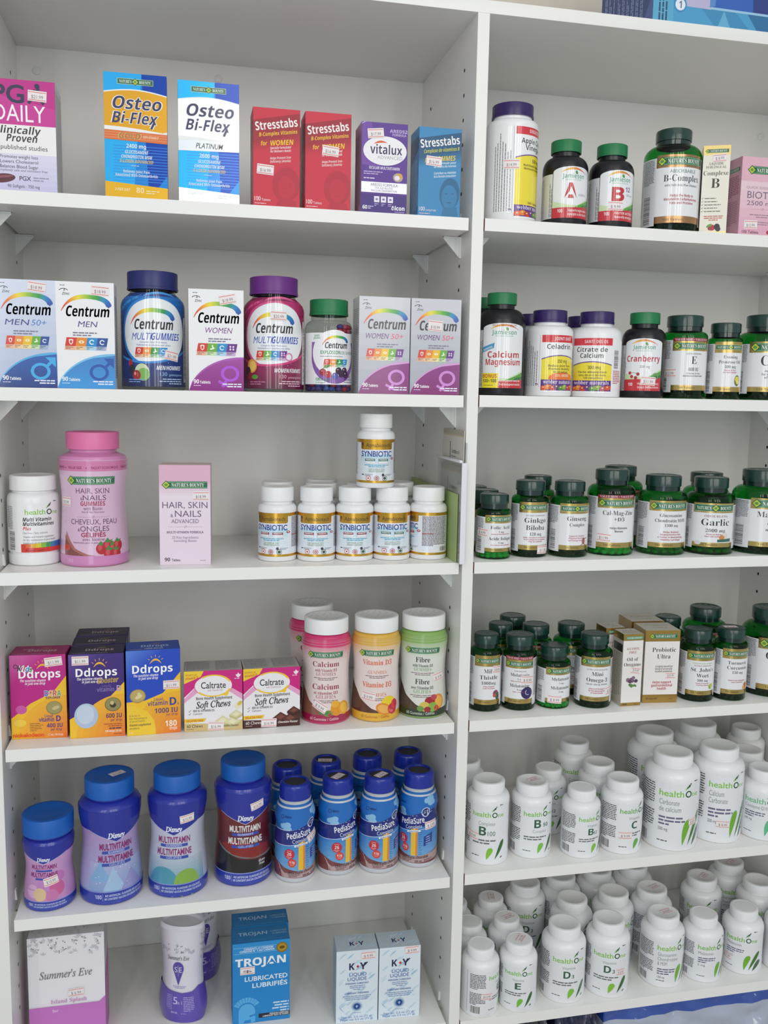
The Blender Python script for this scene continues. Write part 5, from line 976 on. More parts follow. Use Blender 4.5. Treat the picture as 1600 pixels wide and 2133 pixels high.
# ---- dark green translucent bottles
GOLD = 'm#c2a860'; BRZ = 'm#b98a5c'
def nbg(key, R, H, cr, lines, small=(), red=(), gold=GOLD, band=None, tab=None, pic=None, dark=False, two=None, clear_top=None):
    ch = 5+.43*cr; nh = 6.5; nr = cr-2.2; sh = (R-nr)*.95; zs = H-ch-nh-sh; a = Art(); p = R*.9; top = zs-1.5 if clear_top is None else clear_top; b0 = 11 if R < 30 else 12
    a.rect(-R*2.6, b0-3, -p, top-3, '#e4e5e8'); a.rect(p, b0-3, R*2.6, top-3, '#e4e5e8'); a.rect(-p, b0, p, top, '#ecedef')
    gt = .27*(top-b0) if top-b0 < 50 else .22*(top-b0); gt = min(gt, 17)
    yb = top-gt
    if band: a.rect(-p, top-4.6, p, top, '#8e2438'); a.T(band, 0, top-3.6, 2.9, '#f0d8d8', w=p*1.8, st='s'); a.rect(-p, yb-2, p, top-4.6, gold); yb -= 2; nb(a, 0, (top-4.6+yb)/2, p*1.9)
    else: a.rect(-p, yb, p, top, gold); nb(a, 0, (top+yb)/2, p*1.9, 1 if key in ('garlic', 'ginseng', 'evening') else 0)
    gb = max(4.6, .1*(top-b0)); a.rect(-p, b0, p, b0+gb, gold); a.T('100 Tablets' if R < 40 else '120 Tablets', -p*.25, b0+gb*.3, min(3, gb*.5), '#6a5424', w=p*.8, st='b')
    y = yb-3
    for (t, h, wd, st, c) in small:
        y -= h; a.T(t, p*.06, y, h, c, w=wd*p, st=st, off=-.006 if st == 's' else 0); y -= 1.6
    for (t, h, wd) in lines:
        y -= h+.6; a.T(t, p*.06, y, h, '#24262b', w=wd*p, st='s', off=-.007); y -= h*.42
    for (t, h, wd, c) in red:
        y -= h+.2; a.T(t, p*.06, y, h, c, w=wd*p, st='b'); y -= h*.5
    if two:
        y -= 2; 
        for (t, h, wd, c) in two: y -= h+.4; a.T(t, p*.06, y, h, c, w=wd*p, st='s' if c[1] < '8' else 'b', off=-.006); y -= h*.4
    if pic: pic(a, p, b0+gb)
    a.G(-p-2-R*.62, top-6, R*.6, int((top-b0)*.18), 2.1, '#66686e', seed=3); a.bars(-p-2-R*.5, b0, R*.34, (top-b0)*.42, True, '#2a2b30'); a.G(-R*1.95, top-6, R*.36, int((top-b0)*.4), 2.1, '#5a7a7a')
    a.G(p+2, top-6, R*.7, int((top-b0)*.36), 2.2, '#66686e', seed=8)
    capm = pm('cap_forest', '#173b33', .25, coat=.4); bandm = pm('band_forest', '#122c27', .2, coat=.5)
    bottle_proto(key, R, H, cr, ch, 'green_plastic', capm, a, nh=nh, sh=sh, nr=nr, e=2.2, tab=tab or ('#3d3a24', zs*.8, 8), band=bandm, ribs=0)
    rl = Art()
    for k_ in range(9): rl.ring(0, 0, cr*.45, cr*.62, '#2c4a42', 4, k_*40, k_*40+26)
    rl.T('PUSH', 0, -cr*.1, cr*.22, '#2c4a42', w=cr*.7) if False else rl.ring(0, 0, cr*.12, cr*.3, '#2c4a42', 6, 10, 120)
    PROTO[key]['parts'].append(('cap_relief', rl.build(key+'_relief', topm(H-.35), 'glossy_label', base=.05), 'cap'))
RD = '#b0344a'; GY = '#6a6c72'
nbg('b_complex', 39.9, 143.8, 24.8, [('B-Complex', 9, 1.5)], small=[('ABSORBABLE', 4.6, 1.05, '', '#3f7a6a')], red=[('with Folic Acid Plus Vitamin C', 2.8, 1.4, GY), ('', 6, .1, GY), ('Helps the Body to', 3.2, .95, RD), ('Metabolize Carbohydrates,', 3.2, 1.4, RD), ('Fats and Proteins', 3.2, .95, RD)], gold=BRZ)
nbg('vit_e', 33, 119.6, 25.8, [('E', 11, .28), ('400 IU', 5, .55)], small=[('WATER DISPERSIBLE', 2.2, .8, '', GY)], red=[('A Factor in the', 2.2, .7, GY), ('Maintenance of Good Health', 2.2, 1., GY)], band='VALUE SIZE • VALUE SIZE')
def pic_prim(a, p, y): a.ell(p*.6, y+9, 5, 8, '#6a7a2c', 18); a.ell(p*.6, y+11, 4, 4, '#e8d84a', 14); a.ell(p*.66, y+7, 3, 3, '#f0e468', 12)
nbg('evening', 24.8, 110.4, 21.3, [('Evening', 4.6, .95), ('Primrose Oil', 4.6, 1.5), ('500 mg', 4.2, .75)], red=[('Source of GLA', 2, .8, '#c05a72'), ('for Skin Health', 2, .9, '#c05a72')], pic=pic_prim)
nbg('vit_c', 43.4, 125, 30.6, [('C & D', 15, 1.2)], red=[('An Antioxidant', 3, .9, GY), ('for the Maintenance', 3, 1.1, GY), ('of Good Health', 3, .9, GY)])
nbg('folic', 24.9, 91, 20.4, [('Folic Acid', 4.6, 1.4), ('1 mg', 2.6, .36)], red=[('Supports Red Blood Cells', 1.5, 1.3, RD)], two=[('Acide folique', 4.6, 1.6, '#24262b'), ('1 mg', 2.6, .36, '#24262b'), ('Formation des globules', 1.5, 1.3, RD)], tab=('#f2f6e4', 30, 9))
nbg('ginkgo', 26.6, 109, 21.1, [('Ginkgo', 7, 1.4), ('Biloba', 7, 1.2), ('120 mg', 4.4, .75)], small=[('EXTRAIT NORMALISÉ', 2, 1.2, '', GY)], red=[('Aide à améliorer la mémoire,', 1.8, 1.5, RD), ('la circulation et la cognition', 1.8, 1.4, RD), ('chez les adultes', 1.8, .9, RD)])
def pic_root(a, p, y): a.ell(p*.5, y+6, 3, 5, '#a85a4a', 12); a.line(p*.5, y+3, p*.3, y, 1, '#a85a4a'); a.line(p*.5, y+3, p*.7, y-.5, 1, '#8a4a3c'); a.line(p*.5, y+9, p*.8, y+10, 1, '#8a4a3c')
nbg('ginseng', 28.2, 108.6, 21.8, [('Ginseng', 6.4, 1.25), ('Complex', 4.8, .95)], red=[('', 7, .1, RD), ('Supports Healthy', 2, 1., '#c05a72'), ('Physical Stamina', 2, 1., '#c05a72'), ('and Energy Function', 2, 1.05, '#c05a72')], pic=pic_root)
nbg('cal_mag', 34.7, 124.5, 24.4, [('Cal-Mag-Zinc', 6.6, 1.55), ('+D3', 5.4, .5)], red=[('', 4, .1, GY), ('Helps Maintain', 3, .85, '#3a3c42'), ('Bones', 3, .4, '#3a3c42')], band='VALUE SIZE • VALUE SIZE', tab=('#eef4dc', 28, 11))
nbg('glucosamine', 35.7, 116.4, 25.8, [('Glucosamine', 5, 1.1), ('Chondroitin MSM', 5, 1.5), ('1300 mg', 4, .65)], red=[('', 3, .1, RD), ('Helps Relieve', 2.4, .75, RD), ('Osteoarthritis Pain', 2.4, 1., RD), ('& Factor in Maintaining', 2.4, 1.2, RD), ('Healthy Cartilage', 2.4, .95, RD)], tab=('#8fae80', 30, 11))
def pic_garlic(a, p, y): a.ell(p*.5, y+10, 5, 5, '#e8dcd0', 16); a.ell(p*.36, y+8, 4.4, 3.6, '#d88a4a', 14); a.quad([(p*.15, y+1), (p*.85, y+1.6), (p*.85, y+6.4), (p*.15, y+5)], '#2f6a5a'); a.ell(-p*.72, y-1, 5, 3, '#dcdcd4', 18)
nbg('garlic', 36.1, 113.7, 24.9, [('Garlic', 10, 1.3), ('2000 mg', 5, .9)], small=[('ODOURLESS', 3.6, 1.05, 's', '#a0606a')], red=[('Helps to Maintain', 2, .8, RD), ('Heart and Cardio Health', 2, .95, RD)], pic=pic_garlic, tab=('#6f9a64', 26, 13))
nbg('magnesium', 43, 125, 29.8, [('Magnesium', 8.4, 1.6)], red=[('', 3, .1, GY), ('Helps Maintain', 3, .8, '#3a3c42'), ('Bones and', 3, .6, '#3a3c42'), ('Muscle Function', 3, .9, '#3a3c42')])
def pic_thistle(a, p, y): a.ell(p*.6, y+9, 5, 5, '#8a3a5a', 14); a.ell(p*.75, y+5, 4, 6, '#3a5a4a', 14); a.ell(p*.5, y+6, 3, 3, '#c05a4a', 12)
nbg('milk_thistle', 23.6, 112, 18.3, [('Milk', 6.2, .75), ('Thistle', 6.2, 1.3), ('1000mg', 4.4, 1.05)], red=[('Helps Support', 1.8, .8, RD), ('Liver Function', 1.8, .85, RD)], pic=pic_thistle)
def pic_moon(a, p, y): a.ell(p*.55, y+9, p*.4, 9, '#2f2460', 22); a.ring(p*.6, y+10, 3, 4.2, '#b8b0e0', 16, 120, 300)
nbg('melatonin_red', 25.3, 109.4, 20.7, [('Melatonin', 4.8, 1.25), ('3 mg', 2.6, .35)], small=[('TIME RELEASE', 2, .8, '', GY)], red=[('Helps Increase Sleep Time', 1.6, 1.2, RD)], two=[('Mélatonine', 4.8, 1.3, '#24262b'), ('3 mg', 2.6, .35, '#24262b'), ('Aide à augmenter', 1.6, .9, RD)], band='VALUE SIZE • VALUE SIZE', pic=pic_moon)
nbg('melatonin', 25, 91.4, 20.4, [('Melatonin', 4.8, 1.35), ('5 mg', 2.4, .32)], two=[('Mélatonine', 4.8, 1.4, '#24262b'), ('5 mg', 2.4, .32, '#24262b')], tab=('#f0f6e0', 14, 5.5))
nbg('omega', 27.4, 108.2, 20.9, [('Mini', 6, .7), ('Omega-3', 6, 1.3)], small=[('ULTRA CONCENTRATED', 2.2, 1.3, '', GY)], red=[('Fish Oil  1290 mg  EPA/DHA', 2.2, 1.3, GY), ('', 2, .1, RD), ('Source of Omega-3', 2, .95, RD), ('for the Maintenance', 2, 1., RD), ('of Good Health', 2, .75, RD)])
def pic_flower(a, p, y): a.ell(p*.62, y+6, 3, 4, '#8ab43c', 14); a.ell(p*.72, y+8, 3, 3, '#d8d040', 12)
nbg('st_john', 26.6, 109, 20.5, [("St. John's", 5.8, 1.5), ('Wort', 5.8, .8), ('300 mg', 3.6, .7)], small=[('STANDARDIZED EXTRACT', 1.8, 1.3, '', '#8aa43c'), ('DOUBLE STRENGTH', 2.2, 1.1, 's', '#a0606a')], red=[('Helps Promote', 1.8, .85, '#c05a72'), ('Healthy Mood', 1.8, .8, '#c05a72')], pic=pic_flower)
def pic_turm(a, p, y): a.ell(p*.75, y+6, 4, 5, '#c8702c', 14); a.ell(p*.62, y+3, 3, 3, '#e8a43c', 12)
nbg('turmeric', 25.3, 110, 21, [('Turmeric', 5, 1.35), ('Curcumin', 5, 1.4), ('150 mg', 4, .75)], red=[('', 5, .1, RD), ('Supports Anti-inflammatory', 1.8, 1.2, RD), ('Joint Function', 1.8, .8, RD)], pic=pic_turm)
nbg('omega_large', 43.5, 134, 29.4, [('Omega 3', 12, 1.5)], red=[('', 6, .1, RD), ('Helps Support', 3, .9, GY), ('Heart Health', 3, .8, GY)])
# ---- white generic bottles with lime lettering
def h1(key, R, H, cr, style, name, sub='', lime='#86c540', dk='#356a34', gd='#2c5a3a', rnd_cap=True, big=False):
    ch = 5+.36*cr; nh = 3; nr = cr-1.6; sh = (R-nr)*1.15; zs = H-ch-nh-sh; a = Art(); hw = R*math.pi*.97; top = zs-3; b0 = 6; k = (top-b0)/60.; W_ = R*1.42
    a.rect(-hw, b0, hw, top, '#eceef1'); x0 = -W_*.52
    yl = top-.2*(top-b0)
    logo_h1(a, x0, yl, W_*1.08, lime=lime, dark=gd)
    h = 4.6*k
    if style == 'B':
        if sub == 'top': a.T('Complexe', -1, yl-9*k, 4.4*k, '#9aa4a4', w=R*.78); a.T(name[0], -R*.22, yl-20*k, 9.4*k, '#35624a', w=R*.34, st='b'); a.T(name[1], R*.2, yl-20*k, 5*k, '#44705a', w=R*.36)
        elif sub == 'bot': a.T(name[0], -R*.05, yl-14*k, 10*k, '#35624a', w=R*.34, st='b'); a.T(name[1], R*.38, yl-13*k, 4.6*k, '#44705a', w=R*.28, st='b'); a.T('Complex', 2, yl-20*k, 4*k, '#a8b0b0', w=R*.7)
        else: a.T('Vitamine' if sub == 'fr' else 'Vitamin', 0, yl-8*k, 3.8*k, '#9aa4a4', w=R*.62); a.T(name[0], -R*.08 if name[1] else 0, yl-19.5*k, 9*k, '#35624a', w=R*.32, st='b'); (a.T(name[1], R*.2, yl-19.5*k, 4.4*k, '#44705a', w=R*(.12 if len(name[1]) == 1 else .24), st='b') if name[1] else None)
        a.G(x0+1, yl-26*k, W_*.92, 2, 3*k, '#6a7076', t=.5)
    else:
        for i, t in enumerate(name): a.T(t, x0+1, yl-(8+i*6.4)*k, 4.9*k, '#8a929a', w=min(W_*.95, len(t)*R*.074+2), al='l')
        y = yl-(8+len(name)*6.4)*k; a.G(x0+1, y, W_*.7, 3, 3.2*k, '#6a6a86', t=.5); a.T('500 mg' if R > 38 else sub or '5 mg', x0+1, y-12*k, 3*k, '#55585e', w=R*.34, al='l')
    a.G(x0, b0+5*k, R*.5, 1, 2.4*k, '#55585e')
    if style == 'B':
        a.drop(R*.02-1, b0+2*k, R*.22, b0+15*k, R*.26, lime, .6); a.drop(R*.38, b0+2*k, R*.82, b0+23*k, R*.2, dk, -.4); a.ell(R*.72, b0+4*k, R*.07, 1, '#2f3a34', 10, .5)
    else:
        a.drop(R*.18, b0+2*k, R*.42, b0+27*k, R*.26, '#74b430' if lime != '#6fc08a' else '#66c08c', 1.4); a.drop(R*.4, b0+2*k, R*.98, b0+33*k, R*.2, '#3f7a2c' if lime != '#6fc08a' else '#2f8a4c', 1.); a.drop(R*.6, b0+1*k, R*1.06, b0+18*k, R*.25, '#38643c' if lime != '#6fc08a' else '#2f7a70', .6)
    a.G(-R*1.75, top-5, R*.86, 10, 2.2*k, '#5a5c62', t=.5); a.G(-R*1.75, top-8-24*k, R*.86, 8, 2.2*k, '#5a5c62', t=.5, seed=6); a.bars(-R*1.7, b0+1, R*.5, 10*k); a.G(R*1.35, top-5, R*.9, 18, 2.2*k, '#6a6c72', t=.5); a.line(-R*1.92, b0, -R*1.92, top, .35, '#55575c')
    bottle_proto(key, R, H, cr, ch, 'white_plastic', 'white_cap', a, nh=nh, sh=sh, nr=nr, e=2.4)
h1('h_b100', 31.8, 122, 24.2, 'B', ('B', '100'), 'top'); h1('h_b50', 31.1, 111.5, 24.4, 'B', ('B', '50'), 'bot', lime='#7cc44a'); h1('h_b12', 29.4, 101.5, 21.2, 'B', ('B', '12')); h1('h_c', 31.9, 110.5, 24.6, 'B', ('C', ''), lime='#6ab04a')
h1('h_carbonate', 42, 145, 29.8, 'L', ('Carbonate', 'de calcium')); h1('h_calcium', 39.6, 147, 29.6, 'L', ('Calcium', 'Carbonate'), lime='#86c540'); h1('h_coq', 36.6, 108, 25.6, 'L', ('Coenzyme Q10',), '100 mg', lime='#6fc08a')
h1('h_e', 28.8, 102, 20.6, 'B', ('E', ''), 'fr', lime='#7cc440'); h1('h_d3', 34, 114, 24.6, 'B', ('D', '3'), 'fr'); h1('h_gluc', 34, 109.5, 24.8, 'L', ('Glucosamine', 'Chondroïtine', '& MSM'), '1200 mg'); h1('h_mel', 32.2, 101, 21.8, 'L', ('Melatonin',), '5 mg', lime='#7cbc3a')
# ---- slim cartons of the right bay
def complexe():
    W, H = 36, 119; a = Art(); a.rect(-W/2, 0, W/2, H, '#efeadc'); a.rect(-W/2, H-13, W/2, H, 'm#cdb878'); nb(a, 0, H-7.4, 31); a.rect(-W/2, 0, W/2, 3, 'm#d8c88c'); a.T('LIQUIDE', 0, 93, 3.4, '#6a6450', w=19, st='s'); a.T('SUBLINGUAL', 0, 88.4, 3.2, '#6a6450', w=27, st='s'); a.T('Complexe', 0, 79, 6, '#55503f', w=33, st='s', off=-.006); a.T('B', 0, 62, 13, '#3a3630', w=11.5, st='s', off=-.004)
    for i in range(5): a.line(-17, 48-i*4.4, -16, 47-i*4.4, .5, '#7a7464'); a.line(-16, 47-i*4.4, -14.4, 49.4-i*4.4, .5, '#7a7464'); a.G(-13, 47.2-i*4.4, 20+(i % 3)*3, 1, 2.8, '#7a7464', seed=i)
    a.G(0, 23, 30, 3, 2.6, '#c05a4a', al='c'); a.ell(-1, 8, 4, 4, '#b8283a', 16); a.ell(5.4, 9, 4, 4.4, '#2a2430', 16); a.ell(7, 6, 3.4, 3.4, '#3a3040', 16); a.ell(-5, 10.6, 4, 2, '#6aa03c', 12, .5); a.ell(-4, 7, 2.6, 2.6, '#a03a4a', 12)
    s = Art(); s.rect(-15, 0, 15, H, '#d8d2c0'); s.rect(-18, H-13, 18, H, 'm#b8a468'); s.G(-15, H-18, 30, 40, 2.3, '#8a8474')
    box_proto('complexe', W, 30, H, '#d8d2c0', a, top='#c8b880', sideart=s, mat='foil_board')
complexe()
def biotin():
    W, H = 78, 107; a = Art(); a.grad(-W/2, 0, W/2, 74, '#e2a9bd', '#ead0d8', 6); a.rect(-W/2, 74, W/2, H, '#e3b4c4'); nb(a, 4, H-17.6, 66); a.T('QUICK DISSOLVE', -7, 64, 3.2, '#b08a9a', w=46); a.T('BIOTIN', -4, 51, 9.6, '#7a6a80', w=48); a.T('2500 mcg', -3, 41.6, 6.2, '#7a6a80', w=50); curl(a, -3, 36.4, 36, '#b890a4'); a.G(-3, 28, 44, 2, 3, '#a08494', al='c'); a.G(-3, 18, 34, 2, 3, '#a08494', al='c', seed=2); a.T('100 Tablets', -W/2+6, 3, 4, '#6a4a5a', w=26, al='l', off=.008); a.ell(8, 5.4, 2.4, 2.6, '#b82a4a', 12); a.ell(12, 4.6, 2.4, 2.6, '#c83a5a', 12)
    s = Art(); s.rect(-22, 0, 22, H, '#cf9eb2'); nb(s, 0, H-16, 36); s.G(-18, H-26, 36, 12, 2.4, '#8e3a5a'); s.G(-18, H-60, 36, 14, 2.4, '#9a7082')
    box_proto('biotin', W, 44, H, '#cf9eb2', a, top='#c89aac', sideart=s)
biotin()
def oregano():
    W, H = 32, 110; a = Art(); a.rect(-W/2, 0, W/2, H, '#eeeae6'); a.rect(-W/2, H-10, W/2, H, 'm#bf9f58'); a.rect(-W/2+4, H-8, W/2-1, H-3.6, '#5a9a7a'); a.T("NATURE'S BOUNTY", 1.6, H-7.2, 2.6, '#e8f0e0', w=24, st='s'); a.rect(-W/2, 0, W/2, 5, 'm#b8964c'); a.T('ALCOHOL', 0, 88-2, 3.6, '#a8605a', w=21, st='s'); a.T('FREE', 0, 80.4, 3.6, '#a8605a', w=12, st='s'); a.T('Oil of', 0, 69, 5.4, '#2f2c2a', w=18, st='s', off=-.006); a.T('Oregano', 0, 61, 5.4, '#2f2c2a', w=27, st='s', off=-.006)
    for k in range(9): a.ell(rnd.uniform(-7, 8), 37+rnd.uniform(-3, 6), 3, 2.6, rnd.choice(('#7a5a72', '#8a6a80', '#5a3f5c')), 10)
    for k in range(6): a.ell(rnd.uniform(-6, 7), 31+rnd.uniform(-2, 2), 3, 1.6, '#5a8a3c', 8, rnd.uniform(-1, 1))
    a.T('50 mL', -9, 1.4, 2.4, '#4a3a1e', w=7, st='b'); a.G(6, 1.8, 7, 1, 1.6, '#4a3a1e')
    s = Art(); s.rect(-16, 0, 16, H, '#c9c2b4'); s.rect(-16, H-10, 16, H, 'm#a88a4a'); s.rect(-14, H-28, 14, H-16, '#2a2a2c'); s.G(-13, H-32, 26, 26, 2.6, '#77726a')
    tp = Art(); tp.rect(-W/2+.5, .5, W/2-.5, 31.5, '#cfc6b8'); tp.T('Oil of', 0, 18, 5, '#77706a', w=15, st='s', off=-.006); tp.T('Oregano', 0, 9, 5, '#77706a', w=25, st='s', off=-.006)
    box_proto('oregano', W, 32, H, '#c9c2b4', a, top='#cfc6b8', topart=tp, sideart=s, mat='foil_board')
oregano()
def probiotic():
    W, H = 54, 112; a = Art(); a.rect(-W/2, 0, W/2, H, '#f0ebe8'); a.rect(-W/2, H-17, W/2, H, 'm#bd9a50'); nb(a, 1, H-9, 43); a.rect(-W/2, 0, W/2, 12.6, 'm#b5914a'); a.T('Probiotic', 3, 79, 6.8, '#2e3136', w=37, st='s', off=-.006); a.T('Ultra', 3, 68.6, 6.8, '#2e3136', w=21, st='s', off=-.006)
    for i, t in enumerate(('A highly beneficial', 'blend of universally', 'studied probiotics')): a.T(t, 4, 55-i*3.8, 2.8, '#66686c', w=27, st='b')
    for i, t in enumerate(('Helps support', 'gastrointestinal', 'health')): a.T(t, 2, 30-i*5, 3.9, '#b8344a', w=(29, 33, 14)[i], st='b')
    a.T('60 capsules', -13, 5, 3.2, '#5a4418', w=18, st='b'); a.G(14, 5.4, 9, 1, 1.8, '#5a4418')
    s = Art(); s.rect(-24, 0, 24, H, '#c2a468'); s.rect(-24, 12, 24, H-17, '#d8d0c2'); s.G(-20, H-24, 40, 28, 2.6, '#8a8478')
    tp = Art(); tp.rect(-W/2+.5, .5, W/2-.5, 47, '#d6cfc0'); tp.T('Probiotic', 2, 28, 8, '#9a9488', w=36, st='s', off=-.006); tp.T('Ultra', 2, 14, 8, '#9a9488', w=22, st='s', off=-.006)
    box_proto('probiotic', W, 48, H, '#c9ab68', a, top='#d6cfc0', topart=tp, sideart=s, mat='foil_board')
probiotic()
def topbox():
    W, H = 340, 150; a = Art(); a.rect(-W/2, 0, W/2, H, '#3a8ac4'); a.poly([(-W/2, 0), (W/2, 0), (W/2, 28), (-W/2+70, 26), (-W/2, 30)], '#4a9cc8'); a.poly([(-W/2+70, 26), (-W/2+96, 0), (-W/2+150, 0), (-W/2+120, 27)], '#3f8cb8'); a.poly([(-W/2+96, 0), (-W/2+106, 24), (-W/2+118, 0)], '#63acd0'); a.poly([(-W/2+160, 0), (W/2, 0), (W/2, 24), (-W/2+140, 26)], '#2c6f9e')
    a.poly([(-W/2+42, 25), (-W/2+86, 24), (-W/2+84, H), (-W/2+32, H)], '#b8b4d4'); a.poly([(-W/2+84, 27), (W/2, 24), (W/2, H), (-W/2+84, H)], '#2f62b4'); a.poly([(-W/2+84, 27), (-W/2+92, 29), (-W/2+100, H), (-W/2+84, H)], '#5a8ac8'); a.poly([(-W/2+150, 26), (W/2, 24), (W/2, H), (-W/2+144, H)], '#2a3c80'); a.line(-W/2+86, 26, W/2, 22, 3, '#9ac4e0')
    a.rect(-W/2, 0, -W/2+30, H, '#58a8cc'); a.T('nicotine transdermal', -W/2+12, 4, 4, '#1c3c60', w=60, rot=90, al='l') if False else a.G(-W/2+11, 4, 100, 3, 5, '#26486a', rot=90, t=.5)
    a.ell(-W/2+40, 26, 9.6, 9.6, '#3a8ac0', 28); a.ell(-W/2+40, 26, 7.4, 7.4, '#e4eaf0', 28); a.T('1', -W/2+40, 21.6, 9, '#5a6a9a', w=4, st='b')
    s = Art(); s.rect(-80, 0, 80, H, '#2b447e'); s.poly([(80, 0), (46, 0), (80, 40)], '#4a62a0')
    for k in range(9): s.G(70-k*14+rnd.uniform(-3, 3) if False else -66+k*14, 4, 120, 2, 4.4, '#9ab0d8', rot=90, seed=k, t=.4)
    box_proto('topbox', W, 160, H, '#2b447e', a, sideart=s)
topbox()

# ================================================================== everything placed, shelf by shelf
B, V = 'box', 'bottle'
def S(bay, i): return (ZL if bay == 'L' else ZR)[i]
# ---- left bay, top shelf
z = S('L', 0)
put('pgx', 'carton', 'magenta and white softgel carton cut off by the left edge of the top shelf', B, (-558, 8, z), stk=[('f', 20, 110, '$21.99', -3)])
put('osteo_gold', 'tall_carton', 'tall carton with gold upper half and orange stripe, blue below', B, (-425.8, 8, z))
put('osteo_platinum', 'tall_carton', 'tall carton with silver upper half and blue bottom, beside the gold one', B, (-339, 8, z), .5)
put('stress_women', 'carton', 'red carton with its price sticker low on the left', B, (-255.8, 8, z), stk=[('f', -14, 45, '$16.99', -4)])
put('stress_women', 'carton', 'red carton with a price sticker over the yellow word, beside the purple carton', B, (-190.5, 8, z), stk=[('f', 3, 73, '$16.99', -6)])
put('stress_women', 'carton', 'red carton standing behind the other two red ones, just a sliver seen', B, (-187.5, 58, z))
put('vitalux', 'carton', 'purple carton with a white oval, on the top shelf', B, (-117.4, 8, z), stk=[('f', -12, 99, '$17.99', 6)])
put('stress_men', 'carton', 'blue carton with a faint face, last on the left top shelf', B, (-43.6, 8, z), stk=[('f', -8, 70, '$16.99', -4)])
# ---- left bay, second shelf
z = S('L', 1)
put('cent_men50', 'carton', 'silver carton with rainbow arc and dark blue corner, cut by left edge', B, (-558.2, 8, z), stk=[('f', 13, 121, '$18.99', -7)])
put('cent_men', 'carton', 'white carton with rainbow arc and bright blue corner', B, (-489.6, 8, z), stk=[('f', 18, 119, '$18.99', -4)])
put('mg_men', 'gummy_bottle', 'blue multivitamin gummy bottle with a ribbed navy cap', V, (-410.2, 50, z), 2, stk=[('f', 23.5, 43, '$21.99', -10, 20, 12)])
put('cent_women', 'carton', 'white carton with rainbow arc and purple corner', B, (-331.4, 8, z), stk=[('f', 14, 115, '$18.99', 12)])
put('mg_women', 'gummy_bottle', 'magenta multivitamin gummy bottle with a violet cap', V, (-254.9, 50, z), -5, stk=[('f', 6, 97, '$20.99', -2)])
put('explosion', 'tablet_bottle', 'clear bottle of coloured chewable tablets with a green cap', V, (-182, 45, z), 0)
put('cent_women50', 'carton', 'silver carton with purple corner, the one without a price sticker', B, (-113.4, 8, z))
put('cent_women50', 'carton', 'silver carton with a price sticker over its dark word, at the right end', B, (-43.4, 8, z), stk=[('f', -1, 91, '$18.99', -5, 20, 14)])
# ---- left bay, third shelf
z = S('L', 2)
put('h1multi', 'pill_bottle', 'white multivitamin bottle with a rainbow and red stripe at its foot', V, (-566.5, 74, z), 24)
put('hsn_jar', 'gummy_bottle', 'large pink gummy bottle with strawberries on its label', V, (-489.9, 67, z), 3, stk=[('f', -42, 84, '$15.99', 0)])
put('hsn_box', 'carton', 'pale pink hair, skin and nails carton standing alone', B, (-372.4, 28.3, z), -4, stk=[('f', 20.5, 91.5, '$18.99', 0)])
SG = 'white probiotic bottles with gold bands'
syn = [('synbiotic_red', -248.5, 60.5, -25, 'white and gold bottle at the left end of the front row'), ('synbiotic_red', -195.2, 54, -10, 'white and gold bottle second from left in the front row'),
       ('synbiotic_red', -142.2, 51, -8, 'white and gold bottle third in the front row, partly under the stacked one'), ('synbiotic_green', -89.3, 51, -9, 'white and gold bottle fourth in the front row, with green tabs'),
       ('synbiotic_red', -36.6, 49.5, -98, 'white and gold bottle turned to its ingredient side, beside the green carton')]
for k, x, y, r, l in syn: put(k, 'probiotic_bottle', l, V, (x, y, z), r, SG)
for x, y, l in ((-241, 133, 'white bottle hidden behind the left end of the probiotic row'), (-172, 163, 'white bottle farthest back behind the probiotic row'), (-181, 107, 'white bottle right behind the second one of the probiotic row'),
                (-121, 106, 'white bottle behind the third one of the probiotic row'), (-64.5, 118, 'white bottle behind the fourth one of the probiotic row')):
    put('synbiotic_red', 'probiotic_bottle', l, V, (x, y, z), -20, SG)
put('synbiotic_green', 'probiotic_bottle', 'white and gold bottle standing on the caps of the row', V, (-113.5, 52, z+.1006), -8, SG)
gc = tagp(empty('folded_card', (-.0085, 0, z)), 'pale green folded card along the right upright, behind the last probiotic bottle', 'card')
GM = pm('green_card', '#a9bd7c', .6)
link('side_fold', box_mesh('gc', 'green_card', -.0006, .0004, .002, .262, .0002, .0945), gc); link('back_fold', box_mesh('gc', 'green_card', .0004, .0075, .261, .262, .0002, .0945), gc)
bh = tagp(empty('leaflet_holder', (-.0005, .046, z+.0002)), 'clear acrylic leaflet holder leaning beside the upright of the third shelf', 'holder'); RW_ = pm('rim_white', '#e9e8ee', .3)
link('back_plate', box_mesh('bh', 'acrylic', -.0012, -.0004, -.057, .06, 0, .165), bh); link('front_plate', box_mesh('bh', 'acrylic', -.0074, -.0066, -.057, .06, 0, .138), bh)
link('front_rim', box_mesh('bh', 'rim_white', -.011, -.0066, -.0585, .0605, .138, .1415, bev=.0006), bh); link('end_plate', box_mesh('bh', 'rim_white', -.0074, -.0004, -.0585, -.057, 0, .138), bh)
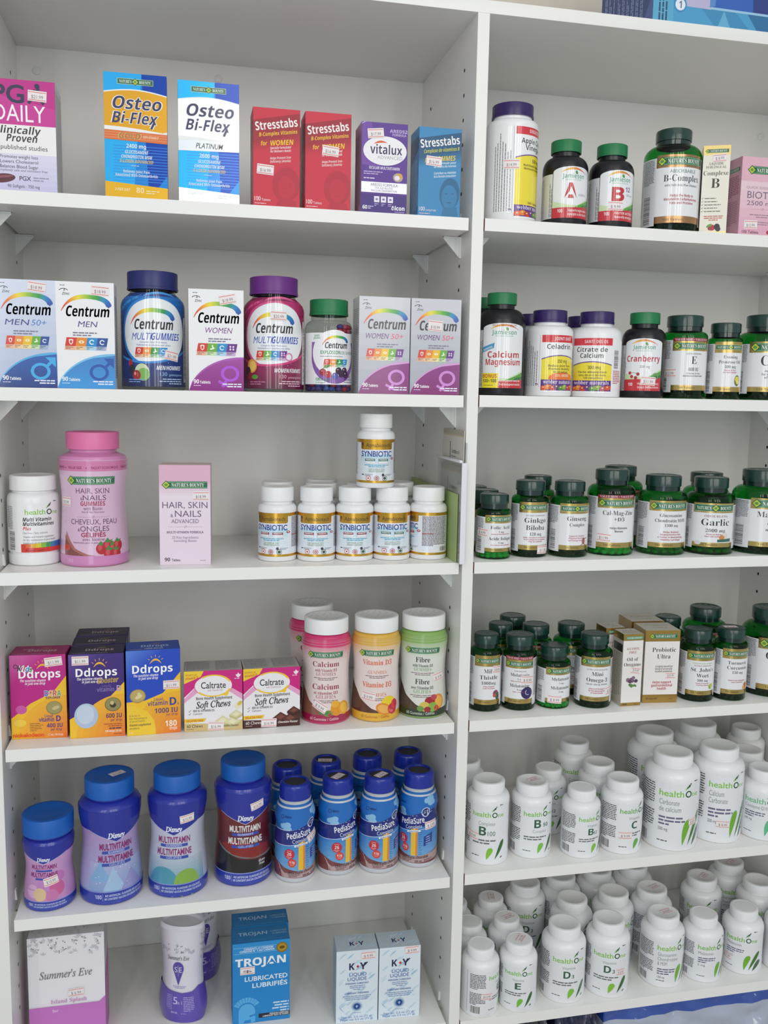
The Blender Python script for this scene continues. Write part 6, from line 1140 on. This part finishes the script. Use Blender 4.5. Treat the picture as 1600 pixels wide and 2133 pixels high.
def leaflet(name, lab, x, z0, H, lines):
    a = Art(); a.rect(-50, 0, 50, H, '#dad6cc'); a.rect(-50, H-7, 50, H, '#b8b0a0'); a.rect(-50, H-9, 50, H-7, '#cdbf98'); a.line(-14, H-40, -14, H-17, 3, '#3a3a3e'); a.T('Azma', 4, H-33, 5.6, '#44444a', w=20, st='b'); a.T('biotech', 20, H-33, 5.6, '#44444a', w=22); a.G(-8, H-38, 30, 1, 3, '#66666c')
    for i, (t, c) in enumerate(lines): a.T(t, 0, H-58-i*12, 7, c, w=78, st='s', off=-.008)
    t = tagp(empty(name, (x, .046, z0)), lab, 'leaflet'); link('sheet', box_mesh('sheet', pm('leaflet_paper', '#dcd8ce', .6), 0, .0009, -.05, .05, 0, H/1e3), t)
    link('front_print', a.build('print', lambda x_, y_, o: ((-o, -x_, y_), (-1, 0, 0)), 'printed_board'), t)
leaflet('leaflet', 'taller beige leaflet standing at the back of the clear holder', -.0036, z+.0012, 180, [('Functional Food Synbiotic', '#3a3a3e')])
leaflet('leaflet', 'shorter leaflet with green and red lines in front of the taller one', -.0064, z+.0012, 131, [('Functional Food Essentials', '#2f7a5a'), ('Probiotic Effective Natural', '#2f7a5a'), ('Mind Nutrition', '#9a3a4a')])
# ---- left bay, fourth shelf
z = S('L', 3)
put('ddrops_kids', 'carton', 'pink and yellow vitamin drop carton at the far left', B, (-561.8, 34.6, z), -2.5, stk=[('f', 19.5, 103.5, '$11.99', 6, 22, 12)])
DG = 'dark purple vitamin drop cartons in a file'
put('ddrops_boost', 'carton', 'dark purple and yellow vitamin drop carton, front of its file', B, (-488.1, 26.4, z), 0, DG, stk=[('f', -20, 105, '$11.99', 0, 21, 12)])
put('ddrops_boost', 'carton', 'dark purple carton second in its file, only the top showing', B, (-488.5, 72, z), .6, DG); put('ddrops_boost', 'carton', 'dark purple carton at the back of its file', B, (-488.5, 118, z), -.4, DG)
put('ddrops_blue', 'carton', 'royal blue and yellow vitamin drop carton', B, (-415.7, 25.4, z), 3.5, stk=[('f', 23, 67, '$11.99', 0, 21, 12)])
put('chews_vanilla', 'carton', 'cream and magenta soft chew carton with white chocolate pieces', B, (-337.4, 24.6, z), -.8, stk=[('f', 3, 6.6, '$16.99', -3)])
put('chews_chocolate', 'carton', 'brown and magenta soft chew carton with chocolate pieces', B, (-258.8, 25.1, z), 1.2, stk=[('f', -4, 6.6, '$16.99', -2)])
put('gummy_calcium', 'gummy_bottle', 'raspberry pink gummy bottle, front one of the two pink ones', V, (-179.5, 55, z), -9, 'small gummy bottles with white caps', stk=[('f', -8, 26, '$ 9.99', -30)])
put('gummy_calcium', 'gummy_bottle', 'raspberry pink gummy bottle half hidden behind its twin', V, (-188, 139, z), -5, 'small gummy bottles with white caps')
put('gummy_d3', 'gummy_bottle', 'yellow gummy bottle with orange lettering and citrus fruit', V, (-108, 52.5, z), -8, 'small gummy bottles with white caps', stk=[('f', -13, 37, '$ 9.99', -8)])
put('gummy_fibre', 'gummy_bottle', 'green gummy bottle with black lettering, last on its shelf', V, (-38, 55, z), -15, 'small gummy bottles with white caps', stk=[('f', 27, 60, '$ 9.99', 8)])
# ---- left bay, fifth shelf
z = S('L', 4); KG = "children's multivitamin jars with blue caps"
put('kids_pink', 'gummy_jar', "small pink children's multivitamin jar, shortest of the four", V, (-556.5, 44.8, z), -6, KG, stk=[('f', 10, 42, '$10.99', 12, 20, 11)])
put('kids_ice', 'gummy_jar', "lilac and ice-blue children's multivitamin jar with a sticker on its cap", V, (-477, 53.8, z), 16, KG, stk=[('t', 10, -2, '$15.99', 20)])
put('kids_grey', 'gummy_jar', "grey-white children's multivitamin jar between the lilac and the red one", V, (-386.9, 55, z), -8, KG, stk=[('f', 20, 112, '$15.99', 6)])
put('kids_road', 'gummy_jar', "dark red children's multivitamin jar with a black road", V, (-295.4, 67.5, z), 1.5, KG, stk=[('f', 18, 117, '$15.99', 12)])
PG = 'small chocolate drink bottles with royal blue caps'
for x, y, r, l, st in ((-222.8, 51, 3, 'chocolate drink bottle at the left end of the front row', [('f', 24, 66, '$ 3.99', 20)]), (-159.8, 59.5, 15, 'chocolate drink bottle second in the front row, sticker on its cap', [('t', 0, 0, '3.99', 30)]),
                       (-99.2, 54, 0, 'chocolate drink bottle third in the front row, sticker on its cap', [('t', 2, 0, '3.99', 40)]), (-38.6, 59.6, -34, 'chocolate drink bottle at the right end, price sticker on its front', [('f', 31, 66, '$ 3.99', 4)]),
                       (-228, 111.5, 5, 'chocolate drink bottle in the back row, leftmost', []), (-167.7, 120, 8, 'chocolate drink bottle second in the back row, sticker on its cap', [('t', -2, 0, '3.99', -20)]), (-102, 131.6, -4, 'chocolate drink bottle third in the back row', []), (-38, 130.3, -20, 'chocolate drink bottle in the back row, nearest the upright', [])):
    put('drink', 'drink_bottle', l, V, (x, y, z), r, PG, stk=st)
# ---- left bay, bottom shelf
z = S('L', 5)
put('se_box', 'carton', 'large white carton with a violet-pink base, bottom left', B, (-540.5, 60, z), stk=[('f', 12, 77, '$ 6.99', 3)])
put('se_bottle', 'wash_bottle', 'white and violet wash bottle, front one of the two', V, (-382.2, 87, z), -20, 'wash bottles with violet feet'); put('se_bottle', 'wash_bottle', 'white and violet wash bottle standing behind the other', V, (-357, 175, z), 28, 'wash bottles with violet feet')
put('trojan', 'carton', 'bright blue carton with a helmet emblem, the front one', B, (-270.6, 53, z), 0, 'bright blue cartons', stk=[('f', -20, 83, '$', 0)]); put('trojan', 'carton', 'bright blue carton behind the front one, only its upper part seen', B, (-268, 93.5, z), 0, 'bright blue cartons')
KYG = 'pale marbled lubricant cartons'
put('ky', 'carton', 'pale blue marbled carton, left of the pair', B, (-133.6, 26, z), -3, KYG, stk=[('f', 16, 104.5, '$ 9.99', 2)]); put('ky', 'carton', 'pale blue marbled carton, right of the pair near the upright', B, (-70.6, 23, z), -2.4, KYG, stk=[('f', 18, 107, '$ 9.99', 2)])
# ---- right bay, top shelf
z = S('R', 0)
put('vinegar', 'pill_bottle', 'tall white bottle with a purple cap, alone at the left of the top shelf', V, (69.1, 50, z), 39, stk=[('f', -36, 75, '$14.99', 0)])
put('vit_a', 'pill_bottle', 'black bottle with a green cap and a big red A', V, (146.8, 45, z), 0); put('vit_b12', 'pill_bottle', 'black bottle with a green cap and a big red B12', V, (215.5, 45, z), 0, stk=[('f', -6, 29.6, '$ 9.99', -2)])
put('b_complex', 'pill_bottle', 'large green bottle with copper bands, its label reading B-Complex', V, (311.2, 50, z), -9)
put('complexe', 'slim_carton', 'slim cream and gold carton with a big letter B', B, (356.5, 10.5, z), -26, stk=[('f', 4, 102, '$ 8.99', 4, 18, 11)])
put('biotin', 'carton', 'pink biotin carton cut off by the right edge of the picture', B, (434, 8, z), 0, stk=[('f', -20, 15, '$12.99', 2)])
# ---- right bay, second shelf
z = S('R', 1)
put('calcium_magnesium', 'pill_bottle', 'black bottle with green cap and a yellow bonus corner, at the left end', V, (61, 45, z), -11); put('calcium_magnesium', 'pill_bottle', 'black bottle hidden behind the bonus one, just its green cap seen', V, (60, 116, z), 0)
put('celadrin', 'pill_bottle', 'white bottle with a purple cap and an orange bubble on its label', V, (133, 45, z), 6); put('celadrin', 'pill_bottle', 'white bottle behind the one with the orange bubble', V, (134, 114, z), 0)
put('citrate', 'pill_bottle', 'white bottle with a purple cap, its label reading Citrate de Calcium', V, (204.9, 46, z), -34); put('citrate', 'pill_bottle', 'white bottle behind the citrate one, part of its cap seen', V, (219, 122, z), 0)
put('cranberry', 'pill_bottle', 'black bottle with a green cap and cranberries on its label', V, (278.9, 45, z), -26, stk=[('f', 8, 24, '$11.99', -4)])
put('vit_e', 'pill_bottle', 'green bottle with a big letter E', V, (346, 50, z), -6, stk=[('f', -33, 37, '$12.99', 0)]); put('evening', 'pill_bottle', 'slender green bottle with a yellow primrose', V, (406.5, 40, z), -13); put('vit_c', 'pill_bottle', 'wide green bottle at the right edge with a big letter C', V, (482.5, 50, z), -15)
# ---- right bay, third shelf
z = S('R', 2); FG = 'small folic acid bottles in a file'
put('folic', 'pill_bottle', 'small green folic acid bottle with pale tablets, front of its file', V, (57.7, 40, z), 4, FG, stk=[('f', -27, 38, '$ 4.99', -4, 18, 11)]); put('folic', 'pill_bottle', 'small green folic acid bottle second in its file', V, (63, 98, z), 0, FG); put('folic', 'pill_bottle', 'small green folic acid bottle at the back of its file', V, (63, 152, z), 0, FG)
put('ginkgo', 'pill_bottle', 'dark green ginkgo bottle, the front one', V, (115.8, 51, z), -3, stk=[('f', 15, 11, '$11.99', -2)]); put('ginkgo', 'pill_bottle', 'dark green bottle behind the ginkgo and ginseng ones', V, (158, 128, z), 8)
put('ginseng', 'pill_bottle', 'green ginseng bottle with a red-brown root', V, (174.5, 45.5, z), 1)
put('cal_mag', 'pill_bottle', 'large green bottle with bright tablets and a red value stripe, its label reading Cal-Mag-Zinc', V, (245.5, 56.7, z), -7, stk=[('f', -20, 27, '$11.99', -3)]); put('cal_mag', 'pill_bottle', 'large green bottle behind the Cal-Mag-Zinc one', V, (292, 122, z), 0)
put('glucosamine', 'pill_bottle', 'green glucosamine bottle with crimson small print', V, (326.7, 52, z), -8); put('garlic', 'pill_bottle', 'green garlic bottle with a garlic bulb on its label', V, (403, 46.5, z), -19); put('garlic', 'pill_bottle', 'green bottle standing behind the garlic one', V, (445, 128, z), 0)
put('magnesium', 'pill_bottle', 'wide green magnesium bottle cut off by the right edge', V, (489.4, 46, z), -3)
# ---- right bay, fourth shelf
z = S('R', 3)
put('milk_thistle', 'pill_bottle', 'green milk thistle bottle at the left end', V, (57, 54, z), -7, stk=[('f', 14, 63, '$ 8.99', -6, 16, 11)]); put('milk_thistle', 'pill_bottle', 'green-capped bottle behind the milk thistle one', V, (99, 110, z), 4)
put('melatonin_red', 'pill_bottle', 'dark melatonin bottle with a red value stripe and a moon', V, (108.6, 51.8, z), -19, stk=[('f', 13, 47, '$ 8.99', -4)]); put('melatonin_red', 'pill_bottle', 'green-capped bottle farthest back on the left of its shelf', V, (139, 165, z), 0); put('melatonin_red', 'pill_bottle', 'green-capped bottle behind the moon-label melatonin one', V, (155, 106, z), 0)
put('melatonin', 'pill_bottle', 'short bottle of bright green melatonin tablets', V, (162.8, 50, z), 3, stk=[('f', -8, 15, '$ 8.99', -4)])
put('omega', 'pill_bottle', 'green mini omega bottle beside the oregano carton', V, (224.4, 44.5, z), -15, stk=[('f', 25, 27, '$13.99', 8)]); put('omega', 'pill_bottle', 'green bottle behind the mini omega one', V, (214.5, 108, z), 4)
OG = 'slim oregano oil cartons'
put('oregano', 'slim_carton', 'slim white oregano oil carton with a purple herb, front one', B, (275.8, 22, z), 0, OG, stk=[('f', 6, 54, '$19.99', -8, 16, 10)]); put('oregano', 'slim_carton', 'slim oregano oil carton behind the front one', B, (266, 60, z), 2, OG)
put('probiotic', 'carton', 'white and gold probiotic carton, front one', B, (326.9, 28, z), -6, 'white and gold probiotic cartons', stk=[('f', 15, 42, '$25.99', 0, 16, 10)]); put('probiotic', 'carton', 'white and gold probiotic carton behind, higher in view', B, (332, 84, z), -3, 'white and gold probiotic cartons')
put('st_john', 'pill_bottle', "green bottle reading St. John's Wort beside the probiotic carton", V, (396, 44.4, z), -13); put('st_john', 'pill_bottle', 'green-capped bottle behind the probiotic carton', V, (389, 124, z), 0); put('cal_mag', 'pill_bottle', "taller green bottle rising behind the St. John's Wort one", V, (452, 118, z), 6)
put('turmeric', 'pill_bottle', 'green turmeric bottle with a sticker on its cap', V, (449.5, 39, z), -8, stk=[('t', -2, 2, '$14', 0)]); put('omega_large', 'pill_bottle', 'wide green omega bottle at the right edge of the fourth shelf', V, (532, 59.6, z), -6)
# ---- right bay, fifth shelf
z = S('R', 4)
put('h_b100', 'pill_bottle', 'white bottle with B100 on its label, at the left end', V, (66.7, 49.4, z), -19, stk=[('f', -24, 44, '$14.99', -6)]); put('h_b100', 'pill_bottle', 'white bottle behind the B100 one, beside the upright', V, (53.5, 126, z), 0)
put('h_b50', 'pill_bottle', 'white bottle with B50 on its label and a red sticker on its cap', V, (138.3, 54.4, z), 0, stk=[('t', 2, 2, '$12.99', 20)]); put('h_b12', 'pill_bottle', 'white bottle behind, between the B50 and B12 ones', V, (191.9, 120.5, z), -14)
put('h_b12', 'pill_bottle', 'white bottle with B12 on its label, shortest in the front row', V, (213, 40, z), 13); put('h_c', 'pill_bottle', 'white bottle with a letter C and a red price sticker', V, (281.2, 42.3, z), 12, stk=[('f', -14, 31, '$ 9.99', 0)])
put('h_b100', 'pill_bottle', 'white bottle farthest back above the B12 one', V, (258, 171, z), -12); put('h_c', 'pill_bottle', 'white bottle close behind the B12 and C ones', V, (272, 106.5, z), 10)
put('h_carbonate', 'pill_bottle', 'big white bottle with lime leaves, its label reading Carbonate de calcium', V, (367, 47.1, z), -12, stk=[('f', 25, 46, '$ 8.99', 6, 16, 11)]); put('h_carbonate', 'pill_bottle', 'big white bottle behind the Carbonate de calcium one', V, (383, 134, z), -12)
put('h_calcium', 'pill_bottle', 'big white bottle whose label reads Calcium Carbonate', V, (451.5, 54.2, z), -8, stk=[('f', -5, 32, '$ 8.99', -2)]); put('h_calcium', 'pill_bottle', 'big white bottle farthest back behind the Calcium Carbonate one', V, (473, 152, z), 0)
put('h_coq', 'pill_bottle', 'short wide white bottle with teal leaves', V, (528.8, 44, z), -37); put('h_b100', 'pill_bottle', 'white bottle at the back near the right side panel', V, (584, 178, z), -30); put('h_coq', 'pill_bottle', 'short white bottle between the teal-leaf one and the back', V, (545, 117.5, z), -30)
# ---- right bay, bottom shelf
z = S('R', 5); HG = 'white bottles crowding behind the front row of the bottom shelf'
put('h_e', 'pill_bottle', 'white bottle turned to its barcode, at the left end of the bottom shelf', V, (56, 29.5, z), 52, stk=[('f', -24, 34, '$12.99', -4, 18, 11)]); put('h_e', 'pill_bottle', 'white bottle with a letter E and a red sticker on its cap', V, (117, 30, z), -20, stk=[('t', 2, 2, '$12.99', 70)])
put('h_d3', 'pill_bottle', 'white D3 bottle, left of the two side by side', V, (194.9, 40.3, z), -8); put('h_d3', 'pill_bottle', 'white D3 bottle with a price sticker, right of the two', V, (268.6, 39.3, z), -20, stk=[('f', 19, 43, '$ 6.99', 0, 16, 11)])
put('h_gluc', 'pill_bottle', 'white glucosamine bottle with a red sticker on its cap', V, (365.8, 45.3, z), 2, stk=[('t', 4, 0, '$18.99', 10)]); put('h_mel', 'pill_bottle', 'white melatonin bottle showing its barcode, beside the glucosamine one', V, (436.1, 43.1, z), 0); put('h_mel', 'pill_bottle', 'white melatonin bottle with three leaves facing front', V, (512.5, 48.5, z), -36, stk=[('f', -22, 25, '$ 7.99', -4, 18, 11)])
for k, x, y, r, l, st in (('h_e', 50, 148, 0, 'white bottle behind the barcode one, third row back', []), ('h_e', 56.5, 89, 0, 'white bottle just behind the barcode one', []), ('h_e', 113, 150, 0, 'white bottle with a red sticker on its cap, three rows back on the left', [('t', 0, 0, '$12.99', 80)]), ('h_e', 118.5, 89.5, 0, 'white bottle with a stickered cap right behind the letter E one', [('t', 2, 0, '$12.99', 20)]),
                       ('h_d3', 178.5, 165, -10, 'white D3 bottle at the back left under the shelf', []), ('h_d3', 246, 174, 0, 'white bottle at the back behind the two D3 ones', []), ('h_d3', 236, 105, 0, 'white bottle just behind the left D3 one', []), ('h_d3', 316, 182, 0, 'white bottle farthest back, its cap under the shelf', []), ('h_d3', 311.5, 110.5, 20, 'white bottle just behind the right D3 one', []),
                       ('h_d3', 386, 186, 0, 'white bottle at the back above the glucosamine one', []), ('h_gluc', 384, 116, 10, 'white bottle with a stickered cap behind the glucosamine one', [('t', 4, 0, '$18.99', 10)]), ('h_gluc', 488, 134, -28, 'white bottle with a stickered cap behind the two melatonin ones', [('t', 2, 0, '$ 9.99', 60)]), ('h_gluc', 565, 173, -10, 'white bottle with a stickered cap in the far right back corner', [('t', 2, -4, '$ 9.99', 40)]), ('h_gluc', 576, 104, -10, 'white bottle behind the three-leaf melatonin one', []), ('h_mel', 581, 22+14, 40, 'white bottle cut off by the right edge of the bottom shelf', [])):
    put(k, 'pill_bottle', l, V, (x, y, z), r, HG, stk=st)
# ---- on top of the bookcase and below the last shelf
put('topbox', 'product_box', 'large blue product box on top of the bookcase, mostly out of frame', B, (247.5+170, 10, ZT))
def pack(name, lab, x0, x1, y0, y1, z0, z1, bands, seed):
    """soft pack in clear film: a pillow shape with wrinkled film over it"""
    t = tagp(empty(name, ((x0+x1)/2, (y0+y1)/2, z0)), lab, 'pack'); hx, hy, hz = (x1-x0)/2, (y1-y0)/2, z1-z0
    def pillow(gr, wr, mats, shr=0.):
        bm = bmesh.new(); r = random.Random(seed)
        bmesh.ops.create_cube(bm, size=2); bmesh.ops.subdivide_edges(bm, edges=bm.edges[:], cuts=gr, use_grid_fill=True)
        ph = [(r.uniform(5, 30), r.uniform(4, 18), r.uniform(0, 6.3)) for _ in range(7)]
        for v in bm.verts:
            x, y, zz = v.co; q = .16
            v.co = Vector((x*(1-q*.3*y*y*.5), y*(1-q*max(0, abs(zz)-.55)), zz)); n = v.co.copy()
            s_ = sum(math.sin(a*x+b*zz*(1 if i % 2 else -1)+c) for i, (a, b, c) in enumerate(ph))/7
            v.co = Vector((v.co.x*hx, v.co.y*(hy-.004)+(-1 if y < 0 else 1)*abs(y)*wr*s_, (v.co.z+1)/2*hz)); v.co *= 1+shr
        for f in bm.faces:
            zc = f.calc_center_median().z/hz; f.material_index = next((i for i, (lo, _) in enumerate(bands) if zc >= lo), 0) if len(mats) > 1 else 0
        return bm_mesh(bm, name, mats, True)
    link('contents', pillow(26, .006, [pm('pack_'+c, c, .35, coat=.4) for _, c in bands]), t)
    f = pillow(30, .011, ['film']); link('plastic_film', f, t, (0, -.004, 0)); 
clear_mat('film', '#f7f9fb', .12, 1.7)
pack('wrapped_pack', 'blue and white soft pack in clear film under the right bottom shelf', .262, .59, .03, .25, -.917, -.714, [(.8, '#2f58b8'), (-1, '#c9cede')], 3)
pack('wrapped_pack', 'dark navy soft pack in clear film left of the blue and white one', .185, .255, .035, .25, -.917, -.714, [(-1, '#161d4a')], 8)
pack('wrapped_pack', 'black and grey soft pack deep in shade, left of the navy one', .105, .178, .05, .25, -.917, -.718, [(.5, '#23242c'), (-1, '#5c6470')], 11)
